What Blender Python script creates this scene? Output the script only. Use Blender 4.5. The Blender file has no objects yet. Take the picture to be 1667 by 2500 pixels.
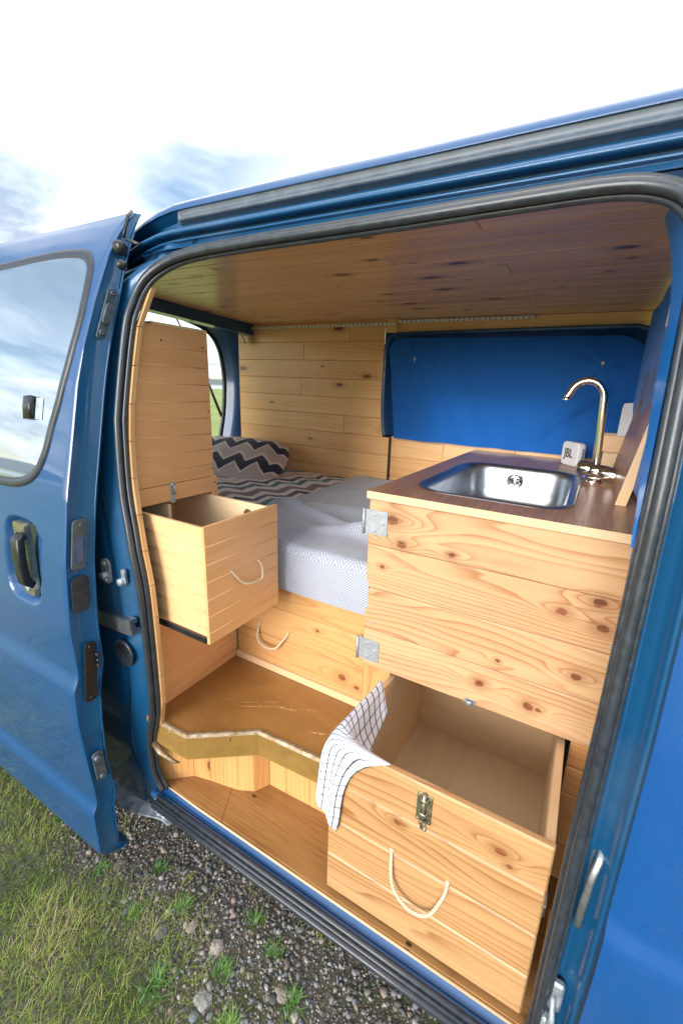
import bpy, math, random
import numpy as np
from mathutils import Matrix, Vector
random.seed(7); rng=np.random.default_rng(7)
sc=bpy.context.scene; COL=sc.collection
GZ=-1.65                      # ground height; the camera's lens is the origin
# ------------------------------------------------------------------ mesh builder
class MB:
    def __init__(s): s.v=[];s.f=[];s.uv=[];s.rn=[];s.m=[];s.sm=[]
    def add(s,vs,fs,uvs=None,mat=0,smooth=False,rnd=None):
        b=len(s.v); s.v+= [tuple(p) for p in vs]
        r=rnd if rnd is not None else (random.random(),random.random())
        for k,f in enumerate(fs):
            s.f.append([b+i for i in f])
            s.uv.append(uvs[k] if uvs else [(s.v[b+i][0],s.v[b+i][2]) for i in f])
            s.rn.append(r); s.m.append(mat); s.sm.append(smooth)
    def build(s,name,mats,parent=None,label=None,sharp=None):
        vs=np.array(s.v,dtype=float); lo=vs.min(0);hi=vs.max(0); c=(lo+hi)/2
        me=bpy.data.meshes.new(name); me.from_pydata((vs-c).tolist(),[],s.f)
        uv=me.uv_layers.new(name='UV'); rn=me.uv_layers.new(name='RND'); ab=me.uv_layers.new(name='ABS')
        fu=[];fr=[];fa=[]
        for f,u,r in zip(s.f,s.uv,s.rn):
            for i,q in zip(f,u): fu+=[q[0]+ r[0]*37.0,q[1]+r[1]*53.0]; fr+=[r[0],r[1]]; fa+=[q[0],q[1]]
        uv.data.foreach_set('uv',fu); rn.data.foreach_set('uv',fr); ab.data.foreach_set('uv',fa)
        if not isinstance(mats,(list,tuple)): mats=[mats]
        for m in mats: me.materials.append(m)
        me.polygons.foreach_set('material_index',s.m); me.polygons.foreach_set('use_smooth',s.sm)
        me.update()
        return link(name,me,c,parent,label)
    def box(s,x0,x1,y0,y1,z0,z1,grain='x',b=0.0015,mat=0,M=None,rnd=None):
        if x0>x1:x0,x1=x1,x0
        if y0>y1:y0,y1=y1,y0
        if z0>z1:z0,z1=z1,z0
        L=((x0,x1),(y0,y1),(z0,z1)); b=min(b,(x1-x0)*.45,(y1-y0)*.45,(z1-z0)*.45)
        idx={};vs=[]
        for sx in (0,1):
            for sy in (0,1):
                for sz in (0,1):
                    for a in range(3):
                        sg=(sx,sy,sz); p=[]
                        for k in range(3):
                            q=L[k][sg[k]]
                            if k!=a: q+= b if sg[k]==0 else -b
                            p.append(q)
                        idx[(sx,sy,sz,a)]=len(vs); vs.append(p)
        fs=[];nr=[]
        for a in range(3):
            o=[k for k in range(3) if k!=a]
            for sd in (0,1):
                q=[]
                for (i,j) in ((0,0),(1,0),(1,1),(0,1)):
                    g=[0,0,0];g[a]=sd;g[o[0]]=i;g[o[1]]=j;q.append(idx[(*g,a)])
                fs.append(q if (sd==1)!=(a==1) else q[::-1]); nr.append(a)
            for i in (0,1):
                for j in (0,1):
                    g=[0,0,0];g[o[0]]=i;g[o[1]]=j
                    g0=list(g);g1=list(g);g1[a]=1
                    q=[idx[(*g0,o[0])],idx[(*g1,o[0])],idx[(*g1,o[1])],idx[(*g0,o[1])]]
                    fs.append(q); nr.append(o[0])
        for sx in (0,1):
            for sy in (0,1):
                for sz in (0,1): fs.append([idx[(sx,sy,sz,k)] for k in range(3)]); nr.append(0)
        ctr=Vector(((x0+x1)/2,(y0+y1)/2,(z0+z1)/2)); g='xyz'.index(grain); uvs=[]
        for n,(f,a) in enumerate(zip(fs,nr)):
            A,B,C=(Vector(vs[f[0]]),Vector(vs[f[1]]),Vector(vs[f[2]]))
            if (B-A).cross(C-B).dot((A+B+C)/3-ctr)<0: f.reverse()
            if a==g: o=[k for k in range(3) if k!=g]; uvs.append([(vs[i][o[0]],vs[i][o[1]]) for i in f])
            else:
                o=[k for k in range(3) if k not in (g,a)][0]; uvs.append([(vs[i][g],vs[i][o]) for i in f])
        if M: vs=[tuple(M@Vector(p)) for p in vs]
        s.add(vs,fs,uvs,mat,False,rnd)
    def hexa(s,P,grain_uv=None,mat=0,rnd=None):   # P: 8 corners, bottom 4 then top 4 (ccw)
        fs=[[3,2,1,0],[4,5,6,7],[0,1,5,4],[1,2,6,5],[2,3,7,6],[3,0,4,7]]
        P=[Vector(p) for p in P]; uvs=[]
        for f in fs:
            e=(P[f[1]]-P[f[0]]).length; h=(P[f[3]]-P[f[0]]).length
            uvs.append([(0,0),(e,0),(e,h),(0,h)] if e>=h or grain_uv=='h' else [(0,0),(0,e),(h,e),(h,0)])
        s.add(P,fs,uvs,mat,False,rnd)
    def grid(s,fn,nu,nv,uv=None,mat=0,smooth=True,close_u=False,flip=False,rnd=(0,0)):
        vs=[];U=[]
        for j in range(nv+1):
            for i in range(nu+(0 if close_u else 1)):
                vs.append(fn(i/nu,j/nv)); 
        W=nu+(0 if close_u else 1); fs=[];uvs=[]
        for j in range(nv):
            for i in range(nu):
                i2=(i+1)%W
                q=[j*W+i,j*W+i2,(j+1)*W+i2,(j+1)*W+i]
                c=[(i/nu,j/nv),((i+1)/nu,j/nv),((i+1)/nu,(j+1)/nv),(i/nu,(j+1)/nv)]
                if flip: q.reverse();c.reverse()
                fs.append(q); uvs.append([uv(*k) if uv else k for k in c])
        s.add(vs,fs,uvs,mat,smooth,rnd)
    def sweep(s,path,prof,closed=False,up=(0,0,1),mat=0,smooth=True,caps=True,rnd=(0,0),radii=None):
        path=[Vector(p) for p in path]; n=len(path); m=len(prof); rows=[]; up=Vector(up); dist=[0]
        N=None
        for i,p in enumerate(path):
            a=path[(i-1)%n] if (closed or i>0) else p; b=path[(i+1)%n] if (closed or i<n-1) else p
            t=(b-a).normalized()
            if N is None: N=(up-t*up.dot(t)); N=N.normalized() if N.length>1e-4 else t.orthogonal().normalized()
            else: N=(N-t*N.dot(t)).normalized()
            B=t.cross(N); k=radii[i] if radii else 1
            rows.append([p+N*(q[0]*k)+B*(q[1]*k) for q in prof])
            if i: dist.append(dist[-1]+(p-path[i-1]).length)
        vs=[q for r in rows for q in r]; fs=[];uvs=[]
        per=[0]
        for k in range(m): per.append(per[-1]+math.dist(prof[k],prof[(k+1)%m]))
        for i in range(n if closed else n-1):
            j=(i+1)%n; d0=dist[i]; d1=dist[i]+(path[j]-path[i]).length
            for k in range(m):
                l=(k+1)%m
                fs.append([i*m+k,i*m+l,j*m+l,j*m+k]); uvs.append([(d0,per[k]),(d0,per[k+1]),(d1,per[k+1]),(d1,per[k])])
        if caps and not closed:
            fs.append(list(range(m))[::-1]); uvs.append([(0,0)]*m); fs.append([(n-1)*m+k for k in range(m)]); uvs.append([(0,0)]*m)
        s.add(vs,fs,uvs,mat,smooth,rnd)
    def tube(s,path,r,n=10,**k): s.sweep(path,circ(r,n),**k)
    def lathe(s,prof,c=(0,0,0),M=None,n=28,mat=0,smooth=True):  # prof (r,h)
        vs=[];c=Vector(c)
        for r,h in prof:
            for i in range(n):
                a=2*math.pi*i/n; p=Vector((r*math.cos(a),r*math.sin(a),h)); vs.append((M@p if M else p)+c)
        fs=[[j*n+i,j*n+(i+1)%n,(j+1)*n+(i+1)%n,(j+1)*n+i] for j in range(len(prof)-1) for i in range(n)]
        s.add(vs,fs,None,mat,smooth)
    def prism(s,poly,fn,t,mat=0,rnd=None):   # poly 2D; fn(u,v,w)->3D ; thickness t
        n=len(poly); vs=[fn(u,v,0) for u,v in poly]+[fn(u,v,t) for u,v in poly]
        fs=[list(range(n)),[n+i for i in range(n)][::-1]]+[[i,n+i,n+(i+1)%n,(i+1)%n] for i in range(n)]
        uvs=[[poly[i] for i in range(n)],[poly[i] for i in range(n)][::-1]]+[[(poly[i][0],poly[i][1]),(poly[i][0],poly[i][1]+t),(poly[(i+1)%n][0],poly[(i+1)%n][1]+t),poly[(i+1)%n]] for i in range(n)]
        A,B,C=[Vector(vs[i]) for i in (0,1,2)]; s.add(vs,fs,uvs,mat,False,rnd)
def circ(r,n=10): return [(r*math.cos(2*math.pi*i/n),r*math.sin(2*math.pi*i/n)) for i in range(n)]
def rrect(w,h,r,n=5,cx=0,cy=0):
    o=[]
    for k,(sx,sy) in enumerate(((1,1),(-1,1),(-1,-1),(1,-1))):
        for i in range(n+1):
            a=math.pi/2*(k+i/n); o.append((cx+sx*(w/2-r)+r*math.cos(a),cy+sy*(h/2-r)+r*math.sin(a)))
    return o
def catmull(P,n=6,closed=True):
    o=[];N=len(P)
    for i in range(N if closed else N-1):
        g=lambda k:Vector(P[k%N]) if closed else Vector(P[max(0,min(N-1,k))])
        a,b,c,d=g(i-1),g(i),g(i+1),g(i+2)
        for j in range(n):
            t=j/n; o.append(.5*((2*b)+(c-a)*t+(2*a-5*b+4*c-d)*t*t+(3*b-a-3*c+d)*t**3))
    if not closed: o.append(Vector(P[-1]))
    return o
def link(name,me,c,parent=None,label=None):
    o=bpy.data.objects.new(name,me); COL.objects.link(o)
    off=Vector((0,0,0))
    if parent: o.parent=parent; off=Vector(parent['wl'])
    o.location=Vector(c)-off; o['wl']=tuple(c)
    if label:o['label']=label
    return o
def thing(name,label,cat,loc=(0,0,0),group=None):
    o=bpy.data.objects.new(name,None); COL.objects.link(o); o.location=loc; o['wl']=tuple(loc); o.empty_display_size=.1
    o['label']=label;o['category']=cat
    if group:o['group']=group
    return o
def tag(o,label,cat,group=None,kind=None):
    o['label']=label
    if cat:o['category']=cat
    if group:o['group']=group
    if kind:o['kind']=kind
    return o
def struct(o): o['kind']='structure'; return o
# ------------------------------------------------------------------ materials
class NT:
    def __init__(s,name):
        s.mat=bpy.data.materials.new(name); s.mat.use_nodes=True; s.t=s.mat.node_tree; s.t.nodes.clear()
        s.out=s.n('ShaderNodeOutputMaterial'); s.p=s.n('ShaderNodeBsdfPrincipled'); s.l(s.p.outputs[0],s.out.inputs[0])
    def n(s,ty,**k):
        o=s.t.nodes.new(ty)
        for a,b in k.items(): setattr(o,a,b)
        return o
    def l(s,a,b): s.t.links.new(a,b)
    def put(s,sock,v):
        if isinstance(v,bpy.types.NodeSocket): s.l(v,sock)
        elif v is not None: sock.default_value=(tuple(v)+(1,) if isinstance(v,(tuple,list)) and len(v)==3 and sock.type=='RGBA' else v)
    def set(s,**k):
        nm={'col':'Base Color','rough':'Roughness','metal':'Metallic','coat':'Coat Weight','coatr':'Coat Roughness','spec':'Specular IOR Level','nrm':'Normal','sub':'Subsurface Weight','alpha':'Alpha','trans':'Transmission Weight','ior':'IOR','sheen':'Sheen Weight'}
        for a,b in k.items(): s.put(s.p.inputs[nm[a]],b)
        return s.mat
    def math(s,op,a,b=None,c=None,clamp=False):
        o=s.n('ShaderNodeMath',operation=op); o.use_clamp=clamp
        s.put(o.inputs[0],a); 
        if b is not None: s.put(o.inputs[1],b)
        if c is not None: s.put(o.inputs[2],c)
        return o.outputs[0]
    def vmath(s,op,a,b=None):
        o=s.n('ShaderNodeVectorMath',operation=op); s.put(o.inputs[0],a)
        if b is not None: s.put(o.inputs[1],b)
        return o.outputs['Value'] if op in('LENGTH','DOT_PRODUCT') else o.outputs[0]
    def uv(s,name='UV'): return s.n('ShaderNodeUVMap',uv_map=name).outputs[0]
    def obj(s): return s.n('ShaderNodeTexCoord').outputs['Object']
    def scale(s,v,sc_,loc=(0,0,0),rot=(0,0,0)):
        o=s.n('ShaderNodeMapping'); s.l(v,o.inputs[0]); o.inputs['Scale'].default_value=sc_; o.inputs['Location'].default_value=loc; o.inputs['Rotation'].default_value=rot
        return o.outputs[0]
    def noise(s,v,scale=1,detail=3,rough=.5,dist=0,out=0):
        o=s.n('ShaderNodeTexNoise'); s.l(v,o.inputs['Vector']); o.inputs['Scale'].default_value=scale;o.inputs['Detail'].default_value=detail;o.inputs['Roughness'].default_value=rough;o.inputs['Distortion'].default_value=dist
        return o.outputs[out]
    def vor(s,v,scale=1,feature='F1',rand=1):
        o=s.n('ShaderNodeTexVoronoi',feature=feature,voronoi_dimensions='2D' ); s.l(v,o.inputs['Vector']); o.inputs['Scale'].default_value=scale; o.inputs['Randomness'].default_value=rand
        return o
    def sep(s,v):
        o=s.n('ShaderNodeSeparateXYZ'); s.l(v,o.inputs[0]); return o.outputs
    def comb(s,x,y,z=0):
        o=s.n('ShaderNodeCombineXYZ'); s.put(o.inputs[0],x);s.put(o.inputs[1],y);s.put(o.inputs[2],z); return o.outputs[0]
    def mr(s,v,a,b,c=0,d=1,smooth=False):
        o=s.n('ShaderNodeMapRange'); o.interpolation_type='SMOOTHSTEP' if smooth else 'LINEAR'
        s.put(o.inputs[0],v); 
        for k,q in enumerate((a,b,c,d)): s.put(o.inputs[k+1],q)
        return o.outputs[0]
    def ramp(s,v,stops,mode='LINEAR'):
        o=s.n('ShaderNodeValToRGB'); s.l(v,o.inputs[0]); cr=o.color_ramp; cr.interpolation=mode
        while len(cr.elements)<len(stops): cr.elements.new(.5)
        for e,(p,c) in zip(cr.elements,stops): e.position=p; e.color=tuple(c)+(1,)
        return o.outputs[0]
    def mix(s,f,a,b,mode='MIX'):
        o=s.n('ShaderNodeMix',data_type='RGBA',blend_type=mode); s.put(o.inputs[0],f); s.put(o.inputs[6],a); s.put(o.inputs[7],b); return o.outputs[2]
    def bump(s,h,st=.3,d=.001,nrm=None):
        o=s.n('ShaderNodeBump'); s.l(h,o.inputs['Height']); o.inputs['Strength'].default_value=st;o.inputs['Distance'].default_value=d
        if nrm: s.l(nrm,o.inputs['Normal'])
        return o.outputs[0]
def pine(name,base,dark,knot=(.10,.03,.012),rough=.35,K=75,A=7.0,line=.75,knots=None,kd=.45,var=.35,coat=.25,stripe=None):
    s=NT(name); uv=s.uv(); ab=s.uv('ABS'); rn=s.sep(s.uv('RND')); c=s.sep(uv)
    big=s.noise(s.scale(uv,(.9,6.0,1)),1,2,.4); med=s.noise(s.scale(uv,(3.5,22,1)),1,2,.5)
    bump=None; mask=None; halo=None
    if knots is not None:
        for (kx,kz,r) in knots:
            q=s.vmath('MULTIPLY',s.vmath('SUBTRACT',ab,(kx,kz,0)),(.85/r,1.1/r,0)); L=s.math('ADD',s.vmath('LENGTH',q),s.math('MULTIPLY',s.math('SUBTRACT',s.noise(s.scale(ab,(60,90,1)),1,2,.6),.5),1.1))
            Lw=s.vmath('LENGTH',s.vmath('MULTIPLY',q,(.30,.75,0)))
            bb=s.math('POWER',2.718,s.math('MULTIPLY',s.math('MULTIPLY',Lw,Lw),-.5)); bb=s.math('MULTIPLY',bb,r*100)
            mm=s.mr(L,1.05,.75); hh=s.mr(L,3.2,.8)
            bump=bb if bump is None else s.math('ADD',bump,bb); mask=mm if mask is None else s.math('MAXIMUM',mask,mm); halo=hh if halo is None else s.math('MAXIMUM',halo,hh)
    else:
        v=s.vor(s.scale(uv,(3.0,7.5,1))); d=v.outputs['Distance']; cc=s.sep(v.outputs['Color'])
        on=s.math('LESS_THAN',cc[0],kd); rr=s.mr(cc[1],0,1,.025,.11)
        dn=s.math('DIVIDE',d,rr); dn=s.math('ADD',dn,s.math('MULTIPLY',s.math('SUBTRACT',med,.5),.8))
        mask=s.math('MULTIPLY',s.mr(dn,1.0,.7),on); halo=s.math('MULTIPLY',s.mr(dn,2.6,.8),on)
        bump=s.math('MULTIPLY',s.math('POWER',2.718,s.math('MULTIPLY',s.math('MULTIPLY',dn,dn),-.25)),s.math('MULTIPLY',on,1.6))
    g=s.math('ADD',s.math('MULTIPLY',c[1],K),s.math('MULTIPLY',big,A)); g=s.math('ADD',g,s.math('MULTIPLY',med,1.1)); g=s.math('ADD',g,s.math('MULTIPLY',bump,2.2))
    fr=s.math('FRACT',g); ln=s.math('POWER',fr,3.6)
    ln=s.math('MULTIPLY',ln,s.mr(fr,1.0,.93))
    patch=s.noise(s.scale(uv,(1.3,14,1),(3,3,0)),1,1,.5); ln=s.math('MULTIPLY',ln,s.mr(patch,.35,.62,.4,1.0))
    fine=s.noise(s.scale(uv,(12,420,1)),1,2,.6)
    tone=s.math('MULTIPLY',s.math('SUBTRACT',rn[1],.5),var)
    t1=s.mr(patch,.3,.75)
    col=s.mix(s.math('ADD',s.math('MULTIPLY',t1,.6),s.math('ADD',tone,.05),clamp=True),base,tuple(.55*a+.45*b for a,b in zip(base,dark)))
    col=s.mix(s.math('MULTIPLY',ln,line),col,dark)
    col=s.mix(s.mr(fine,.3,.8,0,.22),col,dark)
    col=s.mix(s.math('MULTIPLY',halo,.42),col,tuple(.6*a for a in dark))
    col=s.mix(s.math('MULTIPLY',mask,.9),col,s.mix(s.mr(s.math('SINE',s.math('MULTIPLY',g,9.0)),-1,1),knot,tuple(2.6*k for k in knot)))
    b=s.bump(s.math('ADD',ln,fine),.12,.0006)
    return s.set(col=col,rough=s.mr(fine,.3,.8,rough-.05,rough+.15),coat=coat,coatr=.25,nrm=b)
def veneer(name,base,dark,rough=.4,sx=1.2,sy=9,coat=.2,amt=.8,bs=.05):
    s=NT(name); uv=s.uv(); a=s.noise(s.scale(uv,(sx,sy,1)),1,3,.5,1.2); f=s.noise(s.scale(uv,(9,300,1)),1,2,.6)
    a2=s.math('FRACT',s.math('MULTIPLY',a,6)); a2=s.math('MULTIPLY',s.math('POWER',a2,2),s.mr(a2,1,.85))
    col=s.mix(s.math('ADD',s.math('MULTIPLY',s.mr(a,.35,.7),amt*.6),s.math('MULTIPLY',a2,amt*.4),clamp=True),base,dark)
    col=s.mix(s.mr(f,.35,.8,0,.3),col,dark)
    return s.set(col=col,rough=rough,coat=coat,coatr=.3,nrm=s.bump(f,bs,.0005))
def paint(name,col,rough=.35,metal=.35,coat=1.0,dirt=.25,cr=.04):
    s=NT(name); o=s.obj(); fl=s.noise(o,900,1,.5); d=s.noise(o,3.5,6,.62); sp=s.noise(o,120,2,.6)
    c=s.mix(s.mr(fl,.35,.7,0,.35),col,tuple(min(1,k*2.0+.01) for k in col))
    c=s.mix(s.math('MULTIPLY',s.mr(d,.5,.75),dirt),c,(.16,.2,.25)); c=s.mix(s.mr(sp,.76,.8,0,.5*dirt),c,(.4,.42,.42))
    return s.set(col=c,rough=rough,metal=metal,spec=.25,coat=coat,coatr=s.mr(d,.4,.8,cr,cr+.22*dirt+.02))
def plain(name,col,rough=.5,metal=0,coat=0,var=.25,sc_=40,bump=0,bs=300,spec=.5):
    s=NT(name); n=s.noise(s.obj(),sc_,4,.6)
    c=s.mix(s.mr(n,.3,.7,0,1),tuple(k*(1-var) for k in col),tuple(min(1,k*(1+var)) for k in col))
    nr=s.bump(s.noise(s.obj(),bs,2,.5),bump,.001) if bump else None
    m=s.set(col=c,rough=s.mr(n,.3,.7,max(0,rough-.08),rough+.08),metal=metal,coat=coat,spec=spec)
    if nr: s.l(nr,s.p.inputs['Normal'])
    return m
PB=(.72,.475,.235); PD=(.42,.19,.06)
M={}
M['flap']=pine('pine_flap',(.62,.405,.225),(.29,.10,.028),K=46,A=13,line=.95,var=.45,coat=.3,knots=[(-.444,-.336,.017),(-.412,-.40,.012),(-.273,-.399,.008),(-.467,-.479,.006),(0,-.476,.011),(.072,-.434,.013),(.087,-.492,.011),(.054,-.633,.010),(-.163,-.739,.011),(-.037,-.756,.012),(-.014,-.756,.006),(-.125,-.655,.005)])
M['drawerfront']=pine('pine_drawer_front',(.57,.355,.165),(.24,.08,.02),K=44,A=14,var=.45,line=1.0,knots=[(-.245,-.925,.008),(-.03,-.86,.010),(-.01,-.885,.006)])
M['wall']=pine('pine_wall_boards',(.93,.575,.265),(.56,.24,.07),K=52,A=9,line=.6,kd=.38,var=.5)
M['bedfront']=pine('pine_bed_front',(.68,.39,.165),(.38,.145,.04),K=45,A=12,line=.8,knots=[(-.60,-.915,.013),(-.545,-.93,.008),(-.70,-.775,.006)])
M['ceil']=pine('pine_ceiling_boards',(.95,.585,.31),(.50,.19,.07),K=45,A=8,line=.7,rough=.3,coat=.3,kd=.7,var=.5,knot=(.06,.018,.012))
M['riser']=pine('pine_riser',(.70,.40,.15),(.45,.17,.05),K=60,A=5,line=.7,kd=.4)
M['bead']=veneer('varnished_beadboard',(.78,.44,.20),(.60,.29,.11),.38,1.0,7,.35)
M['beadlight']=veneer('pale_beadboard',(.78,.52,.28),(.66,.38,.17),.42,1.0,7,.25)
M['ply']=veneer('pale_plywood',(.82,.63,.40),(.68,.49,.28),.55,.8,4,.05,.9)
M['plyedge']=veneer('ply_edge',(.72,.52,.32),(.50,.32,.17),.6,3,40,0)
M['solid']=pine('pine_solid',(.74,.52,.30),(.55,.33,.16),K=110,A=3,line=.4,kd=.1)
M['cladedge']=pine('pine_cut_edges',(.66,.42,.20),(.35,.16,.06),K=110,A=3,line=.5,kd=.2)
def m_floor_up():
    s=NT('dark_varnished_ply'); uv=s.uv('ABS'); n=s.noise(s.scale(uv,(2,5,1)),1,5,.6,.8); n2=s.noise(uv,9,5,.65)
    col=s.mix(s.mr(n,.3,.72),(.36,.18,.05),(.21,.095,.025)); col=s.mix(s.mr(n2,.45,.75,0,.5),col,(.37,.19,.06))
    q=s.scale(uv,(1,1,1),(0,0,0),(0,0,math.radians(-14))); 
    sn=s.noise(s.scale(q,(5,190,1)),1,2,.4); area=s.noise(s.scale(uv,(5,6,1),(1.3,.4,0)),1,2,.5)
    scr=s.math('MULTIPLY',s.mr(sn,.70,.735),s.mr(area,.5,.62)); 
    tot=scr
    for (x0,y0,L_,w,a) in ((-.83,.87,.085,.0016,.55),(-.80,.865,.10,.0022,.5),(-.72,.90,.03,.004,.35),(-.585,.865,.028,.004,.4),(-.50,.93,.02,.004,.6),(-.66,.93,.03,.002,.5)):
        r=s.scale(s.vmath('SUBTRACT',uv,(x0,y0,0)),(1,1,1),(0,0,0),(0,0,-a)); e=s.sep(r)
        wob=s.math('MULTIPLY',s.math('SUBTRACT',s.noise(s.scale(uv,(14,14,1)),1,1),.5),.008)
        k=s.math('MULTIPLY',s.mr(s.math('ABSOLUTE',s.math('ADD',e[1],wob)),w,w*.4),s.mr(s.math('ABSOLUTE',e[0]),L_,L_*.7)); k=s.math('MULTIPLY',k,s.mr(s.noise(s.scale(uv,(90,90,1)),1,2),.38,.55))
        tot=s.math('MAXIMUM',tot,k)
    col=s.mix(s.math('MULTIPLY',tot,.8),col,(.62,.42,.22))
    return s.set(col=col,rough=s.mr(n2,.3,.7,.28,.5),coat=.25,coatr=.25)
M['floor_up']=m_floor_up()
def m_oak():
    s=NT('oak_ply_floor'); uv=s.uv('ABS'); f=s.noise(s.scale(uv,(7,150,1)),1,3,.65); n=s.noise(s.scale(uv,(2,12,1)),1,3,.5); 
    col=s.mix(s.mr(n,.3,.7),(.38,.20,.07),(.29,.14,.043)); col=s.mix(s.mr(f,.45,.72,0,.75),col,(.16,.068,.02))
    k=s.vor(s.scale(uv,(5,9,1))); on=s.math('LESS_THAN',s.sep(k.outputs['Color'])[0],.25); col=s.mix(s.math('MULTIPLY',s.mr(k.outputs['Distance'],.05,.03),on),col,(.05,.022,.012))
    return s.set(col=col,rough=.42,coat=.2,coatr=.3,nrm=s.bump(f,.15,.0005))
M['oak']=m_oak()
def m_walnut():
    s=NT('walnut_laminate'); uv=s.uv('ABS'); f=s.noise(s.scale(uv,(10,170,1)),1,3,.6); n=s.noise(s.scale(uv,(1.5,14,1)),1,3,.6,.5)
    col=s.mix(s.mr(n,.35,.7),(.38,.185,.10),(.52,.28,.16)); col=s.mix(s.mr(f,.4,.75,0,.6),col,(.09,.038,.026))
    return s.set(col=col,rough=.33,spec=.6,nrm=s.bump(s.noise(s.scale(uv,(350,350,1)),1,2),.25,.0004))
M['walnut']=m_walnut()
def m_edge():
    s=NT('layered_ply_edge'); z=s.sep(s.uv('ABS'))[1]; w=s.math('SINE',s.math('MULTIPLY',z,6.283/.0052)); n=s.noise(s.scale(s.uv('ABS'),(30,300,1)),1,2)
    return s.set(col=s.mix(s.mr(w,-.3,.5,0,.75),(.72,.52,.33),s.mix(n,(.42,.26,.14),(.6,.42,.26))),rough=.6)
M['pedge']=m_edge()
BLUE=(.001,.050,.160)
M['paint']=paint('blue_paint',BLUE,.45,.05,1.0,.06,.015)
M['paintfront']=paint('blue_paint_clean',(.002,.058,.215),.4,.05,.9,.10,.02)
M['jamb']=paint('blue_jamb_paint',(.003,.060,.155),.45,.1,.6,.22,.08)
M['inner']=paint('dark_blue_inner',(.010,.05,.145),.4,.2,.6,.3,.12)
M['brightblue']=paint('bright_blue_pillar',(.006,.17,.60),.5,0,.3,.05,.2)
M['rubber']=plain('black_rubber',(.024,.031,.042),.36,0,.15,.3,60,.15,500)
M['rail']=plain('grey_rail_cover',(.09,.115,.15),.52,.0,.1,.25,30)
M['wframe']=plain('window_frame_rubber',(.018,.024,.034),.4,0,.1,.2,40)
M['steel']=plain('zinc_steel',(.36,.40,.44),.45,.4,0,.12,80)
M['dirtysteel']=plain('grimy_steel',(.36,.41,.46),.5,.55,0,.5,35,.4,200)
M['alu']=plain('grey_alu',(.32,.35,.38),.35,.85,0,.2,40)
M['chrome']=plain('chrome',(.78,.74,.70),.05,1,0,.03,10)
M['bronze']=plain('bronze_latch',(.35,.33,.24),.3,.85,0,.2,60)
def m_sink():
    s=NT('brushed_sink'); o=s.obj(); n=s.noise(s.scale(o,(8,8,500)),1,2,.6); n2=s.noise(o,9,2)
    return s.set(col=(.46,.50,.55),metal=1,rough=s.mr(n,.3,.7,.30,.38),nrm=s.bump(n,.02,.0001))
M['sink']=m_sink()
def m_brass():
    s=NT('scuffed_brass_nosing'); o=s.obj(); n=s.noise(o,14,5,.65); e=s.noise(s.scale(o,(120,120,40)),1,3,.7)
    return s.set(col=s.mix(s.mr(n,.3,.7),(.46,.28,.08),(.30,.17,.045)),metal=.45,rough=s.mr(n,.3,.7,.32,.52),coat=.2,coatr=.3,nrm=s.bump(e,.1,.0005))
M['brass']=m_brass()
def m_worn():
    s=NT('worn_silver_edge'); o=s.obj(); n=s.noise(s.scale(o,(60,60,60)),1,4,.7)
    return s.set(col=s.mix(s.mr(n,.4,.62),(.34,.28,.20),(.20,.12,.05)),metal=.5,rough=.42,nrm=s.bump(n,.5,.001))
M['worn']=m_worn()
M['black']=plain('black_plastic',(.012,.014,.016),.3,0,0,.3,50)
M['greyplastic']=plain('grey_plastic',(.07,.09,.11),.4,0,.1,.3,50)
M['dark']=plain('underbody_dark',(.012,.014,.016),.8,0,0,.5,12)
M['white']=plain('white_plastic',(.72,.73,.74),.45,0,0,.05,30)
M['speaker']=plain('grey_speaker_mesh',(.62,.64,.68),.6,0,0,.05,30,.3,900)
M['speakerside']=plain('grey_speaker_rubber',(.42,.45,.47),.6,0,0,.08,30)
M['logo']=plain('dark_logo',(.06,.065,.07),.5)
M['screen']=plain('phone_screen',(.35,.42,.55),.1,0,.5)
def m_rope():
    s=NT('jute_rope'); u=s.sep(s.uv('ABS')); w=s.math('SINE',s.math('ADD',s.math('MULTIPLY',u[0],1400),s.math('MULTIPLY',u[1],500)))
    return s.set(col=s.mix(s.mr(w,-1,1),(.55,.42,.27),(.80,.68,.50)),rough=.9,nrm=s.bump(w,.6,.0008))
M['rope']=m_rope()
def zig(s,uv,per,amp,tri):
    e=s.sep(uv); return s.math('ADD',e[1],s.math('MULTIPLY',s.math('PINGPONG',e[0],tri),amp))
def m_chev(name,stops,period,tri,amp,rough=.85,sc_=1):
    s=NT(name); uv=s.uv('ABS'); n=s.noise(uv,6,2,.5,0,1); uv2=s.vmath('ADD',uv,s.vmath('MULTIPLY',s.vmath('SUBTRACT',n,(.5,.5,.5)),(.035,.035,0)))
    t=s.math('FRACT',s.math('DIVIDE',zig(s,uv2,period,amp,tri),period))
    col=s.ramp(t,stops,'CONSTANT'); w=s.noise(s.scale(uv,(600,600,1)),1,1)
    soft=s.noise(uv,5,4,.6)
    return s.set(col=col,rough=rough,sheen=.2,nrm=s.bump(s.math('ADD',s.math('MULTIPLY',w,.05),soft),.55,.02))
WH=(.88,.86,.88);PK=(.68,.59,.60);NV=(.035,.045,.10);TL=(.02,.16,.23);GB=(.20,.155,.155)
M['sheet']=m_chev('chevron_sheet',[(0,WH),(.08,NV),(.16,WH),(.22,TL),(.30,WH),(.40,PK),(.48,WH),(.56,NV),(.64,WH),(.70,TL),(.78,WH),(.88,GB)],.62,.075,.9)
PK2=(.74,.62,.61)
M['pillow']=m_chev('chevron_pillow_cover',[(0,WH),(.10,PK),(.52,WH),(.60,NV),(.97,WH)],.20,.07,1.15)
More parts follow.
